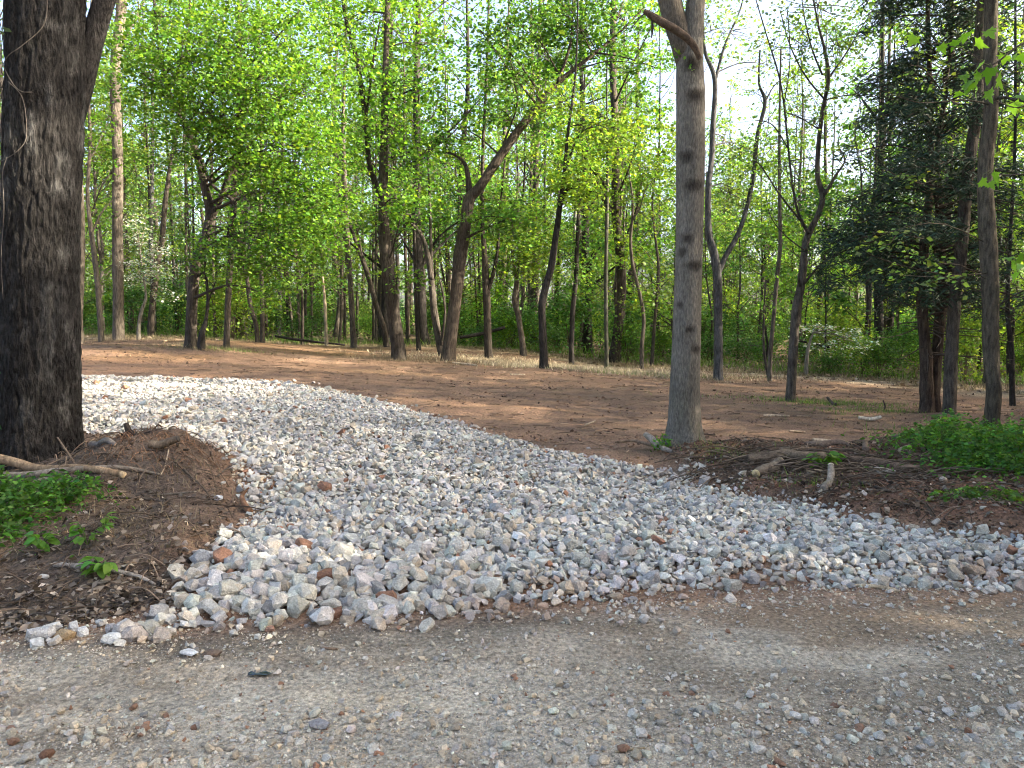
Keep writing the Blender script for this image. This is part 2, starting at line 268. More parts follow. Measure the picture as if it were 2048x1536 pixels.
# name, label, Y, bark, trunk path, limbs, foliage clumps (px, py, rx, ry, depth offset, leaves), leaf colour, leaf size
HERO = [
 dict(n='straight_tree', l='tall straight grey-brown trunk rising behind the big dark oak, second from it', Y=23.5, b=BK3, t=[(238, 684, 34), (237, 660, 28), (235, 560, 27), (233, 430, 26), (233, 300, 25), (230, 150, 25), (245, 0, 23), (255, -250, 18), (250, -500, 8)],
      li=[[(236, 330, 6, 0), (200, 380, 4, 0), (172, 470, 2, .5)], [(240, 100, 7, 0), (280, 20, 5, .5), (330, -80, 3, 1)]],
      c=[(240, -60, 130, 70, 0, 900), (300, -220, 160, 90, 0, 1200), (180, -150, 120, 90, 1, 900), (250, 90, 60, 60, 1.5, 350)], lc=G3, ls=.11),
 dict(n='slim_tree', l='slim crooked pale trunk between the big oak and the tall straight trunk', Y=22.5, b=BK3, t=[(203, 682, 16), (200, 640, 13), (195, 560, 13), (183, 480, 12), (172, 390, 9), (175, 280, 8), (170, 120, 6), (180, -60, 4)],
      li=[[(183, 470, 6, 0), (200, 430, 4, .3), (225, 400, 2, .6)], [(173, 330, 5, 0), (200, 280, 3, .4), (232, 210, 2, .8)]],
      c=[(190, 300, 40, 80, .5, 500), (180, 150, 45, 80, .6, 500), (195, 430, 40, 50, 1, 250), (200, 560, 40, 60, 3, 300)], lc=G1, ls=.11),
 dict(n='edge_tree', l='grey trunk half hidden behind the right side of the big oak', Y=21, b=BK3, t=[(160, 690, 26), (158, 640, 20), (162, 520, 16), (160, 420, 14), (150, 200, 12), (150, -200, 8)], li=[], c=[(150, -50, 80, 100, 0, 500)], lc=G1, ls=.11),
 dict(n='leaning_tree', l='brown trunk leaning a little behind the white dogwood blossom', Y=26, b=BK1, t=[(302, 676, 18), (303, 640, 17), (312, 560, 16), (325, 480, 14), (332, 420, 12), (345, 330, 9), (365, 220, 7), (380, 60, 5), (390, -120, 3)],
      li=[], c=[(350, 280, 60, 70, 0, 500), (370, 120, 80, 80, 0, 700), (320, 430, 60, 50, 1, 350)], lc=G5, ls=.12),
 dict(n='slim_tree', l='slim upright trunk just behind the dogwood, left of the bright maple', Y=28, b=BK5, t=[(308, 672, 12), (305, 560, 11), (303, 480, 11), (304, 330, 9), (306, 200, 8), (310, 0, 6), (310, -200, 4)],
      li=[], c=[(306, 160, 60, 90, 0, 500), (300, 20, 90, 90, 0, 600), (315, 330, 40, 60, 0, 250)], lc=G5, ls=.12),
 dict(n='maple_tree', l='bright green leafy maple with a forked trunk at the clearing edge', Y=19.5, b=BK1, cat='tree', t=[(380, 697, 34), (382, 670, 29), (384, 600, 26), (392, 530, 25), (412, 470, 25), (420, 430, 25), (412, 380, 20), (396, 320, 18), (370, 255, 15), (340, 190, 13), (322, 110, 9), (310, 10, 6), (305, -120, 3)],
      li=[[(420, 440, 20, 0), (440, 400, 15, -.1), (455, 360, 15, -.2), (468, 328, 13, -.3)], [(395, 300, 8, 0), (425, 370, 7, -.4), (470, 408, 9, -.5), (455, 470, 5, -.4)], [(400, 350, 7, 0), (440, 280, 5, -.5), (500, 200, 3, -1.5)],
          [(370, 255, 7, 0), (420, 190, 6, -.8), (520, 110, 4, -1.6), (600, 20, 3, -2)], [(345, 200, 6, 0), (290, 150, 4, -.4), (250, 110, 3, -.6)], [(468, 330, 6, -.3), (530, 330, 4, -1), (620, 380, 3, -1.6)], [(415, 450, 6, 0), (500, 470, 4, -1), (600, 520, 3, -1.4)]],
      c=[(260, 90, 50, 60, -.5, 900), (300, 160, 70, 70, -.8, 1500), (380, 120, 90, 80, -1.2, 2000), (470, 70, 90, 70, -1.5, 1700), (560, 60, 80, 70, -2, 1400), (330, 30, 60, 60, 0, 900),
         (420, 210, 90, 70, -1.5, 2000), (520, 180, 90, 80, -2, 2000), (610, 180, 80, 80, -2, 1500), (440, 300, 60, 50, -1.2, 800), (560, 290, 90, 70, -1.8, 1800), (640, 290, 60, 60, -1.8, 1000),
         (570, 380, 80, 50, -1.5, 1300), (640, 400, 60, 50, -1.6, 900), (560, 460, 100, 50, -1.4, 1500), (640, 480, 60, 60, -1.5, 900), (500, 500, 80, 50, -1, 1000), (570, 540, 80, 40, -1.2, 700), (350, 300, 50, 40, -.6, 450), (400, 500, 40, 45, -.8, 420), (540, 590, 28, 34, -1.5, 260), (320, 250, 45, 45, 0, 400),
         (420, -80, 160, 100, -1, 1500), (600, -100, 140, 100, -1, 1200), (680, 100, 50, 80, -1, 600), (470, 440, 40, 40, .6, 250)], lc=G1, ls=.1, d=1.05),
 dict(n='dead_sapling', l='dark crooked dead stem with a broken stump beside the maple trunk', Y=19.2, b=BK4, t=[(402, 700, 22), (404, 670, 16), (410, 640, 9), (416, 600, 8), (413, 560, 7), (410, 520, 5), (414, 460, 3)], li=[[(415, 610, 5, 0), (425, 580, 4, .1), (433, 560, 2, .2)]], c=[], lc=G2, ls=.1),
 dict(n='slim_tree', l='grey trunk with a pale bark patch at its foot right of the maple', Y=20.5, b=BK2, t=[(453, 700, 20), (454, 670, 16), (458, 580, 15), (464, 480, 14), (466, 420, 15), (467, 345, 14), (475, 250, 9), (480, 120, 7), (480, -100, 4)],
      li=[[(467, 400, 6, 0), (490, 370, 4, .3), (520, 330, 3, .5)]], c=[(500, 320, 60, 60, .8, 500), (490, 150, 70, 80, 1, 700), (480, 20, 80, 80, 1, 700)], lc=G1, ls=.12),
 dict(n='slim_tree', l='slim bent trunk curving left, right of the maple and behind its low leaves', Y=23.5, b=BK1, t=[(515, 686, 12), (512, 650, 11), (500, 610, 11), (492, 560, 10), (484, 520, 8), (470, 440, 6), (455, 350, 4)], li=[], c=[(480, 420, 60, 60, .5, 300)], lc=G2, ls=.11),
 dict(n='slim_tree', l='slim straight trunk right of the bent one behind the maple leaves', Y=23.8, b=BK2, t=[(525, 690, 13), (525, 640, 11), (524, 560, 10), (522, 460, 9), (524, 300, 7), (520, 100, 5), (520, -100, 3)], li=[], c=[(540, 360, 50, 60, 1, 300), (530, 160, 60, 90, 1, 450)], lc=G2, ls=.12),
 dict(n='dead_snag', l='thin pale barkless dead stem standing at the edge left of the split trunk', Y=24.5, b=(.3, .24, .17), t=[(653, 693, 9), (652, 660, 8), (649, 600, 7), (646, 560, 4), (644, 545, 2)], li=[[(655, 690, 2, -.2), (664, 655, 1.5, -.2)], [(652, 640, 2, 0), (640, 620, 1, .1)]], c=[], lc=G2, ls=.1),
 dict(n='straight_tree', l='straight dark trunk at the clearing edge, left neighbour of the split trunk', Y=24, b=BK2, t=[(708, 698, 18), (706, 660, 14), (700, 560, 13), (693, 450, 12), (688, 330, 10), (685, 240, 8), (690, 60, 6), (690, -120, 4)], li=[], c=[(690, 250, 60, 80, .5, 600), (695, 90, 80, 90, .5, 800), (700, 380, 45, 50, 1, 300), (700, -80, 120, 90, .5, 700)], lc=G2, ls=.12),
 dict(n='leaning_tree', l='slim trunk leaning left just behind the split trunk tree', Y=24.5, b=BK1, t=[(774, 696, 15), (768, 660, 14), (752, 610, 13), (738, 560, 12), (722, 510, 11), (705, 465, 8), (690, 420, 5), (670, 360, 3)], li=[[(725, 515, 5, 0), (718, 480, 4, 0), (712, 450, 2, .2)]], c=[(690, 420, 60, 50, .5, 350)], lc=G2, ls=.11),
 dict(n='split_tree', l='thick trunk with a long pale bark split, left of the leaning forked tree', Y=20.3, b=BK1, t=[(798, 720, 40), (796, 695, 33), (789, 640, 31), (779, 560, 30), (771, 490, 28), (768, 420, 24), (768, 350, 22), (770, 260, 17), (773, 150, 15), (776, 50, 13), (778, -100, 11), (775, -350, 5)],
      li=[[(765, 400, 16, .15), (740, 335, 13, .3), (732, 250, 12, .3), (716, 130, 11, .3), (690, 30, 8, .2), (670, -120, 5, 0)], [(732, 240, 6, .3), (745, 130, 5, .4), (760, 40, 4, .5)], [(771, 210, 5, 0), (800, 190, 4, -.3), (850, 170, 2, -.6)], [(768, 540, 5, 0), (785, 500, 4, -.3), (800, 440, 3, -.5)]],
      c=[(690, 40, 70, 60, .3, 500), (720, 150, 70, 70, .6, 600), (790, 60, 80, 70, .5, 700), (830, 160, 70, 50, -.5, 550), (800, 250, 80, 60, -.4, 700), (730, 270, 50, 60, .5, 400), (830, 320, 60, 60, 0, 450), (800, 400, 45, 30, -1, 330), (850, 90, 60, 50, 0, 350), (750, -80, 160, 90, 0, 1100), (770, -280, 170, 100, 0, 1200), (812, 560, 22, 32, -.6, 160)], lc=G1, ls=.115),
 dict(n='slim_tree', l='slim dark trunk between the split trunk and the leaning forked tree', Y=23.5, b=BK4, t=[(838, 702, 12), (835, 660, 10), (830, 570, 9), (828, 480, 8), (824, 440, 6), (800, 400, 4), (780, 360, 3)], li=[[(826, 450, 5, 0), (835, 400, 4, .2), (840, 330, 2, .3)]], c=[(820, 380, 60, 60, 1, 400)], lc=G2, ls=.12),
 dict(n='leaning_tree', l='grey companion trunk bending left right behind the leaning forked tree', Y=21.5, b=BK2, t=[(886, 716, 20), (878, 680, 18), (868, 620, 17), (862, 560, 15), (852, 500, 12), (835, 460, 10), (805, 435, 6), (790, 410, 3)], li=[[(864, 560, 9, 0), (862, 500, 8, .3), (860, 420, 6, .6), (855, 300, 4, 1)], [(882, 690, 7, -.1), (890, 620, 6, -.2), (880, 560, 4, -.3)]], c=[(860, 330, 60, 60, 1, 400), (820, 420, 50, 30, 0, 250)], lc=G2, ls=.12),
 dict(n='forked_tree', l='large leaning tree forking low, its main limb slanting far to the right', Y=20.2, b=(.068, .054, .042), t=[(896, 722, 38), (899, 690, 31), (908, 620, 29), (915, 560, 29), (922, 500, 30), (931, 450, 27), (939, 400, 27), (960, 375, 23), (1000, 315, 21), (1045, 250, 19), (1080, 205, 17), (1115, 165, 13), (1170, 120, 9), (1230, 70, 6), (1290, 10, 4)],
      li=[[(940, 402, 17, 0), (935, 350, 12, 0), (928, 325, 9, .1), (905, 308, 6, .1), (872, 303, 3, .2)], [(926, 480, 8, -.1), (960, 462, 5, -.4), (1010, 440, 3, -.7)], [(1000, 315, 6, 0), (1010, 280, 5, -.1), (1035, 200, 4, -.2), (1010, 130, 3, -.4), (960, 60, 2, -.6)],
          [(1075, 210, 7, 0), (1058, 190, 5, -.1), (1035, 160, 4, -.3), (1020, 120, 2, -.5)], [(1050, 240, 8, 0), (1100, 215, 5, .2), (1150, 190, 3, .4)], [(1115, 165, 8, 0), (1140, 90, 6, 0), (1145, 20, 4, 0), (1150, -60, 2, 0)], [(1190, 105, 5, 0), (1250, 115, 3, -.3), (1310, 135, 2, -.5)], [(905, 310, 3, .1), (890, 285, 2, .1), (880, 240, 1.5, .1)]],
      c=[(1050, 50, 90, 45, -.3, 800), (1140, 40, 90, 50, .3, 1000), (1010, 130, 70, 40, -.3, 600), (1120, 120, 80, 30, .9, 600), (1220, 90, 70, 35, .8, 500), (1230, 20, 70, 50, 0, 600), (990, 210, 60, 40, -.4, 450), (1290, 130, 50, 25, -.5, 250), (960, 60, 50, 40, -.6, 350), (1080, -60, 160, 80, -.3, 1200), (1260, -80, 120, 80, 0, 800),
         (980, 440, 60, 40, -.5, 450), (1030, 440, 50, 45, -.6, 400), (900, 250, 50, 40, 0, 300), (1060, 250, 40, 30, .3, 200)], lc=G2, ls=.115),
 dict(n='forked_tree', l='straight brown trunk forking into a narrow V right of the leaning tree', Y=22, b=BK1, t=[(978, 718, 22), (976, 690, 18), (974, 620, 18), (972, 570, 18), (968, 500, 13), (964, 430, 10), (966, 300, 8), (975, 100, 6), (980, -100, 4)], li=[[(976, 580, 12, 0), (988, 540, 9, 0), (996, 490, 7, .1), (1000, 420, 5, .2), (1010, 320, 4, .3)]], c=[(1000, 400, 70, 50, .3, 500), (960, 330, 60, 60, .4, 450), (990, 520, 40, 40, .6, 200), (985, 180, 70, 80, .5, 500)], lc=G2, ls=.12),
 dict(n='bent_tree', l='short pale trunk with a kinked top under green leaves near the straw', Y=23, b=BK3, t=[(1047, 712, 18), (1044, 680, 14), (1036, 630, 13), (1029, 600, 13), (1033, 570, 12), (1030, 540, 7), (1022, 480, 5), (1030, 400, 4)], li=[], c=[(1040, 520, 70, 45, -.4, 800), (1080, 500, 50, 40, -.4, 500), (1020, 460, 60, 45, 0, 500), (1060, 440, 60, 50, .4, 500)], lc=G3, ls=.115),
 dict(n='curved_tree', l='slim dark curved trunk rising from the pale straw patch', Y=19.2, b=BK4, t=[(1088, 738, 26), (1087, 715, 20), (1085, 660, 18), (1084, 610, 18), (1092, 570, 17), (1103, 530, 16), (1112, 470, 14), (1119, 420, 13), (1128, 350, 9), (1135, 270, 7), (1150, 150, 5), (1155, 0, 3)],
      li=[[(1119, 415, 12, 0), (1128, 388, 10, 0), (1145, 374, 7, -.1), (1175, 380, 4, -.2), (1195, 385, 3, -.3)], [(1130, 340, 5, 0), (1160, 270, 4, .2), (1210, 240, 2, .4)]], c=[(1130, 330, 70, 60, 0, 700), (1170, 360, 60, 35, -.2, 500), (1180, 260, 80, 60, .3, 800), (1240, 260, 60, 50, .4, 500), (1130, 210, 70, 60, .2, 500), (1160, 400, 40, 25, -.3, 200)], lc=G3, ls=.11),
 dict(n='slim_tree', l='dark vine-wrapped trunk in the undergrowth right of the curved tree', Y=22, b=BK4, t=[(1143, 732, 14), (1143, 690, 12), (1146, 620, 12), (1152, 560, 11), (1155, 480, 9), (1160, 400, 6), (1175, 300, 4)], li=[], c=[(1150, 560, 40, 60, .3, 350), (1160, 470, 50, 50, .5, 350)], lc=G2, ls=.11),
 dict(n='straight_tree', l='very straight thin grey-green pole trunk left of the big lone trunk', Y=21, b=(.06, .06, .045), t=[(1213, 742, 12), (1213, 700, 10), (1212, 600, 9), (1213, 500, 9), (1215, 400, 9), (1216, 330, 6), (1214, 200, 4), (1215, 60, 3)], li=[[(1215, 410, 4, 0), (1200, 415, 3, .1), (1185, 425, 2, .2)]], c=[(1225, 300, 60, 60, .5, 400), (1210, 450, 40, 40, 1, 200)], lc=G3, ls=.11),
 dict(n='crooked_tree', l='thin wavy brown trunk between the pole trunk and the big lone trunk', Y=22, b=BK3, t=[(1284, 738, 11), (1284, 690, 10), (1288, 640, 9), (1280, 590, 9), (1266, 530, 8), (1262, 480, 7), (1266, 420, 6), (1262, 370, 4), (1255, 340, 2)], li=[[(1266, 440, 4, 0), (1282, 410, 3, .1), (1290, 380, 2, .2), (1310, 360, 1.5, .3)]], c=[(1290, 600, 40, 40, .4, 250), (1280, 420, 50, 60, .8, 350), (1290, 330, 60, 50, .8, 350)], lc=G3, ls=.11),
 dict(n='grey_tree', l='blue-grey forked trunk just right of the big lone trunk', Y=18.5, b=(.075, .072, .070), t=[(1437, 763, 27), (1437, 735, 23), (1438, 650, 22), (1434, 560, 22), (1428, 510, 20), (1418, 470, 17), (1415, 420, 15), (1416, 370, 14), (1424, 320, 13), (1428, 250, 13), (1430, 160, 11), (1412, 100, 8), (1408, 30, 6), (1405, -100, 4)],
      li=[[(1436, 545, 17, 0), (1450, 515, 14, .1), (1475, 470, 12, .2), (1495, 410, 11, .4), (1508, 340, 11, .5), (1515, 270, 10, .6), (1530, 205, 9, .6), (1518, 165, 6, .6), (1520, 100, 4, .6)], [(1431, 160, 8, 0), (1450, 90, 6, .1), (1480, 20, 4, .2), (1500, -60, 3, .3)], [(1530, 205, 5, .6), (1550, 170, 3, .7), (1590, 140, 2, .8)]],
      c=[(1420, 40, 60, 60, 0, 200), (1480, 60, 60, 60, .2, 220), (1540, 130, 60, 60, .5, 220), (1450, 280, 40, 60, .6, 260), (1470, 380, 40, 60, .8, 350), (1500, 300, 60, 50, .8, 300), (1440, -80, 130, 80, 0, 500)], lc=G5, ls=.085, d=1.9),
 dict(n='crooked_tree', l='crooked young grey tree with bare spreading branches before the dark cedar', Y=14.3, b=BK2, t=[(1580, 803, 30), (1583, 770, 24), (1588, 690, 23), (1594, 620, 22), (1606, 560, 20), (1613, 500, 18), (1621, 470, 17), (1640, 425, 15), (1648, 390, 14), (1641, 350, 12), (1642, 290, 11), (1648, 220, 10), (1654, 160, 9), (1648, 100, 7), (1635, 40, 5), (1620, -60, 3)],
      li=[[(1618, 468, 9, 0), (1598, 430, 7, 0), (1585, 370, 6, -.1), (1576, 290, 5, -.1), (1562, 170, 4, -.2), (1530, 60, 3, -.2), (1500, -40, 2, -.2)], [(1600, 440, 6, 0), (1560, 390, 4, -.2), (1520, 330, 3, -.3), (1502, 322, 2, -.3)], [(1650, 388, 9, 0), (1672, 350, 7, .2), (1690, 320, 4, .3), (1676, 290, 3, .3), (1680, 270, 2, .3)], [(1602, 575, 7, 0), (1597, 555, 5, -.1), (1600, 540, 3, -.1)],
          [(1606, 570, 7, 0), (1640, 530, 5, -.3), (1672, 510, 3, -.5)], [(1654, 160, 6, 0), (1690, 110, 4, .1), (1720, 60, 3, .2), (1745, 20, 2, .3)], [(1650, 200, 5, 0), (1610, 150, 4, 0), (1580, 90, 3, 0), (1560, 20, 2, 0)], [(1645, 150, 5, 0), (1625, 100, 4, -.1), (1610, 40, 3, -.2), (1600, -30, 2, -.2)], [(1640, 260, 4, 0), (1600, 235, 3, -.1), (1570, 225, 2, -.2)],
          [(1650, 200, 4, 0), (1700, 190, 3, .1), (1760, 195, 2, .2)], [(1578, 300, 4, -.1), (1545, 250, 3, -.2), (1510, 240, 2, -.3)], [(1568, 210, 3, -.2), (1580, 120, 2.5, -.2), (1575, 20, 2, -.2)], [(1608, 500, 4, 0), (1570, 470, 3, -.1), (1540, 430, 2, -.2), (1530, 370, 1.5, -.2)]],
      c=[(1580, 90, 90, 70, 0, 170), (1680, 90, 80, 70, 0, 170), (1640, 10, 110, 50, 0, 200), (1620, 240, 90, 60, 0, 130), (1560, 330, 60, 60, 0, 90), (1690, 300, 50, 50, 0, 60), (1610, -120, 160, 90, 0, 400)], lc=G5, ls=.07, bt=.4, d=2.6),
 dict(n='twin_tree', l='pair of thin pale stems in the brush left of the crooked young tree', Y=18, b=BK3, t=[(1540, 765, 14), (1540, 720, 11), (1545, 640, 10), (1552, 560, 10), (1556, 490, 10), (1556, 400, 8), (1558, 250, 6), (1560, 100, 4)], li=[[(1538, 762, 7, .1), (1528, 700, 6, .1), (1528, 620, 5, .2), (1532, 560, 4, .3)]], c=[(1540, 590, 50, 70, .5, 450), (1555, 440, 40, 60, .8, 300), (1540, 300, 60, 60, 1, 300)], lc=G1, ls=.1),
 dict(n='tall_tree', l='tall grey furrowed trunk between the cedar stems and the nearest right-hand trunk', Y=12.2, b=BK2, t=[(1898, 826, 40), (1899, 800, 34), (1906, 700, 33), (1914, 600, 32), (1921, 500, 31), (1926, 400, 31), (1936, 300, 29), (1948, 200, 27), (1952, 100, 26), (1950, 0, 24), (1945, -300, 20), (1950, -700, 12)],
      li=[[(1945, 210, 5, 0), (1900, 200, 4, -.3), (1850, 140, 3, -.6), (1820, 130, 2, -.8)], [(1930, 380, 5, 0), (1860, 370, 3.5, -.4), (1790, 350, 2.5, -.8), (1740, 300, 1.5, -1)]], c=[(1900, -80, 160, 70, 0, 500), (1980, -200, 180, 120, 0, 800), (1850, 150, 60, 50, -.6, 90), (1800, 340, 50, 40, -.8, 50)], lc=G5, ls=.08, bt=.3),
 dict(n='tall_tree', l='nearest right-hand trunk, tall and furrowed, rising beside the green bush', Y=11, b=(.075, .064, .048), t=[(1982, 872, 52), (1983, 845, 42), (1984, 780, 39), (1981, 700, 40), (1979, 600, 42), (1977, 500, 43), (1974, 420, 41), (1977, 330, 38), (1983, 220, 36), (1987, 100, 34), (1988, 0, 33), (1990, -400, 26), (1995, -900, 14)],
      li=[[(1985, 200, 9, 0), (2010, 195, 8, -.2), (2060, 205, 6, -.4), (2120, 200, 3, -.6)], [(1983, 210, 5, 0), (1930, 200, 3.5, -.3), (1840, 205, 2.5, -.6), (1760, 180, 1.5, -1)], [(1983, 545, 4, 0), (1900, 550, 3, -.5), (1800, 530, 2.2, -.9), (1730, 505, 1.5, -1.2)], [(1982, 620, 5, 0), (2040, 585, 4, -.2), (2100, 560, 3, -.4)]],
      c=[(2000, -100, 160, 80, 0, 350), (2050, -300, 200, 140, 0, 800), (1900, -260, 160, 120, 0, 600), (1830, 540, 70, 30, -.8, 90), (1760, 470, 50, 40, -1, 50)], lc=G5, ls=.085, bt=.3),
 dict(n='slim_tree', l='dark slim trunk at the right picture edge behind the soil heap', Y=15.5, b=BK4, t=[(2026, 812, 18), (2024, 770, 14), (2020, 700, 14), (2010, 620, 12), (2012, 500, 10), (2020, 300, 8), (2020, 0, 6)], li=[], c=[(2020, 560, 60, 60, .5, 300), (2030, 420, 70, 80, .5, 400), (2030, 200, 80, 100, .5, 400)], lc=G3, ls=.1),
]
OAK_BASE = (88, 935, 6.8); MID_BASE = (1366, 893, 9.2); CEDAR_BASE = (1857, 828, 13.0)
for h in HERO: CTRL.append((h['t'][0][0], h['t'][0][1] - 2, h['Y']))
CTRL += [OAK_BASE, MID_BASE, CEDAR_BASE]
PTS = [tuple(at(*c)) for c in CTRL]
for x in (-30, -18, -9, -4, -1.5, 1.5, 4, 9, 18, 30):
    for y in (-4, 1.5): PTS.append((x, y, 0.0))
for px, py in [(20, 1305), (400, 1285), (900, 1250), (1300, 1222), (1700, 1203), (2040, 1190)]:
    for dy in (0, -.5):
        Y = CAMZ / ((py - 645) / F) * 1.0; PTS.append((at(px, py, Y)[0], Y + dy, 0.0))
PTS += [(-12, 6, .35), (-20, 8, .5), (-12, 12, .7), (12, 8, .0), (18, 10, .0), (14, 20, .0), (-25, 22, 1.1), (25, 22, -.1), (-20, 40, 1.15), (0, 40, .55), (20, 40, -.1), (0, 30, .55), (-12, 32, 1.0), (12, 30, .0), (-9, 4.3, .05), (9, 5, 0)]
PTS = np.array(PTS)
def _tps(r): return np.where(r > 1e-9, r * r * np.log(r + 1e-12), 0)
def _solve():
    n = len(PTS); D = np.hypot(PTS[:, None, 0] - PTS[None, :, 0], PTS[:, None, 1] - PTS[None, :, 1])
    K = np.zeros((n + 3, n + 3)); K[:n, :n] = _tps(D) + np.eye(n) * 0.35
    Pm = np.c_[np.ones(n), PTS[:, :2]]; K[:n, n:] = Pm; K[n:, :n] = Pm.T
    return np.linalg.solve(K, np.r_[PTS[:, 2], 0, 0, 0])
RBF = _solve()
def base_z(x, y):
    x = np.asarray(x, float); y = np.asarray(y, float); out = np.empty(x.shape); xf, yf, of = x.ravel(), y.ravel(), out.ravel()
    n = len(PTS)
    for i in range(0, len(xf), 20000):
        a = slice(i, i + 20000); xx = np.clip(xf[a], -32, 32); yy = np.clip(yf[a], -6, 46)
        of[a] = _tps(np.hypot(xx[:, None] - PTS[None, :, 0], yy[:, None] - PTS[None, :, 1])) @ RBF[:n] + RBF[n] + RBF[n + 1] * xx + RBF[n + 2] * yy
    out = of.reshape(x.shape)
    far = np.clip(.5 - .025 * x, -.25, 1.2); w = sstep(26, 32, np.abs(x)); w = np.maximum(w, sstep(36, 46, y)); w = np.maximum(w, sstep(-3, -6, y))
    return out * (1 - w) + far * w * sstep(-3, 10, y)
def road_edge(x):                            # where the lane meets the fill, y as a function of x
    return np.interp(x, [-30, -6, -2.55, -1.7, -.35, .85, 2.1, 3.3, 8, 30], [4.2, 3.95, 3.72, 3.75, 3.95, 4.12, 4.25, 4.36, 4.6, 5])
def wood_edge(x):
    return np.interp(x, [-30, -18, -6, 0, 4, 8, 12, 20, 30], [25, 25, 26, 25, 23, 19.5, 16.5, 15, 15])
DRIVE = np.array([at(*q)[:2] for q in [(290, 1300, 3.66), (268, 1275, 3.78), (345, 1250, 3.95), (365, 1195, 4.2), (425, 1090, 4.85), (440, 1060, 5.2), (500, 1032, 5.6), (470, 960, 6.3), (380, 900, 7.2), (170, 870, 8.0), (-200, 880, 8.6), (-500, 770, 13), (100, 750, 13.9), (300, 750, 13.9),
         (540, 756, 13.7), (640, 770, 13.2), (720, 790, 12.4), (820, 812, 11.1), (950, 838, 9.95), (1080, 862, 9.1), (1230, 885, 8.6), (1330, 905, 8.4), (1420, 945, 8.2), (1390, 968, 7.8), (1300, 955, 7.85), (1420, 985, 7.45), (1560, 1010, 6.75), (1700, 1042, 6.15), (1850, 1062, 5.75), (2048, 1085, 5.35), (2500, 1130, 4.9), (2600, 1190, 4.4),
         (2048, 1196, 4.35), (1850, 1192, 4.37), (1560, 1188, 4.4), (1380, 1195, 4.35), (1150, 1238, 4.02), (930, 1250, 3.94), (700, 1275, 3.79), (500, 1270, 3.82), (370, 1275, 3.79)]])
LBANK = np.array([at(*q)[:2] for q in [(-400, 1290, 3.7), (60, 1280, 3.78), (340, 1240, 4.0), (365, 1195, 4.2), (425, 1090, 4.85), (500, 1032, 5.6), (470, 960, 6.3), (380, 900, 7.2), (170, 870, 8.0), (-300, 880, 9), (-1500, 900, 9)]])
RBANK = np.array([at(*q)[:2] for q in [(1330, 905, 8.9), (1420, 985, 7.4), (1560, 1010, 6.75), (1700, 1042, 6.15), (1850, 1062, 5.75), (2048, 1085, 5.35), (2800, 1100, 5.1), (2800, 880, 9.5), (2050, 870, 10), (1880, 880, 9.6), (1700, 900, 9.0), (1500, 905, 8.9)]])
def detail(x, y, z, P2):
    sd_ = poly_sd(P2, DRIVE); lb = poly_sd(P2, LBANK); rb = poly_sd(P2, RBANK)
    lb = lb + .07 * fbm(x * 4, y * 4, 4, 33, .6); rb = rb + .08 * fbm(x * 3, y * 3, 4, 34, .6)
    road = sstep(.15, -.25, y - road_edge(x)); inlb = sstep(-.15, .2, lb); inrb = sstep(-.2, .25, rb)
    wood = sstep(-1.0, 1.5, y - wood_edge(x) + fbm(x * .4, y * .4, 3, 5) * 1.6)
    clear = np.clip(1 - road - inlb - inrb, 0, 1)
    z = z + clear * (.036 * fbm(x * .5 + fbm(x * .2, y * .3, 2, 8) * .6, y * 3.2 + x * .25, 4, 11) + .028 * fbm(x * 1.4, y * 1.4, 5, 12, .6))
    z = z + inrb * (.12 * fbm(x * 1.8, y * 2.4, 6, 21, .66) + .14)
    z = z + inlb * (.06 * fbm(x * 2.4, y * 2.4, 6, 31, .68)) + .07 * sstep(-.02, .28, lb) * sstep(4.0, 4.6, y)
    md = np.hypot((x - MOUND[0]) / .75, (y - MOUND[1]) / .5); z = z + .085 * np.exp(-md ** 2 * 1.2) * (1 + 1.1 * fbm(x * 5, y * 5, 6, 41, .7))
    z = z + road * (.012 * fbm(x * .7, y * 2.0, 4, 51) + .006 * fbm(x * 7, y * 7, 3, 52))
    z = z + .035 * sstep(0, .5, sd_) * (.6 + .6 * fbm(x * .9, y * .9, 3, 61))
    z = z - .02 * np.exp(-((y - 3.3 - .12 * x) / .25) ** 2) * road
    return z, sd_, lb, rb, road, inlb, inrb, wood
MOUND = at(300, 900, 6.4)[:2]
GRID = []
def terrain(x, y):                           # height of the built sheet
    x = np.atleast_1d(np.asarray(x, float)); y = np.atleast_1d(np.asarray(y, float)); xs, ys, Z = GRID
    i = np.clip(np.searchsorted(xs, x) - 1, 0, len(xs) - 2); j = np.clip(np.searchsorted(ys, y) - 1, 0, len(ys) - 2)
    u = np.clip((x - xs[i]) / (xs[i + 1] - xs[i]), 0, 1); v = np.clip((y - ys[j]) / (ys[j + 1] - ys[j]), 0, 1)
    return (Z[j, i] * (1 - u) + Z[j, i + 1] * u) * (1 - v) + (Z[j + 1, i] * (1 - u) + Z[j + 1, i + 1] * u) * v
def tz(x, y): return float(terrain(x, y)[0])

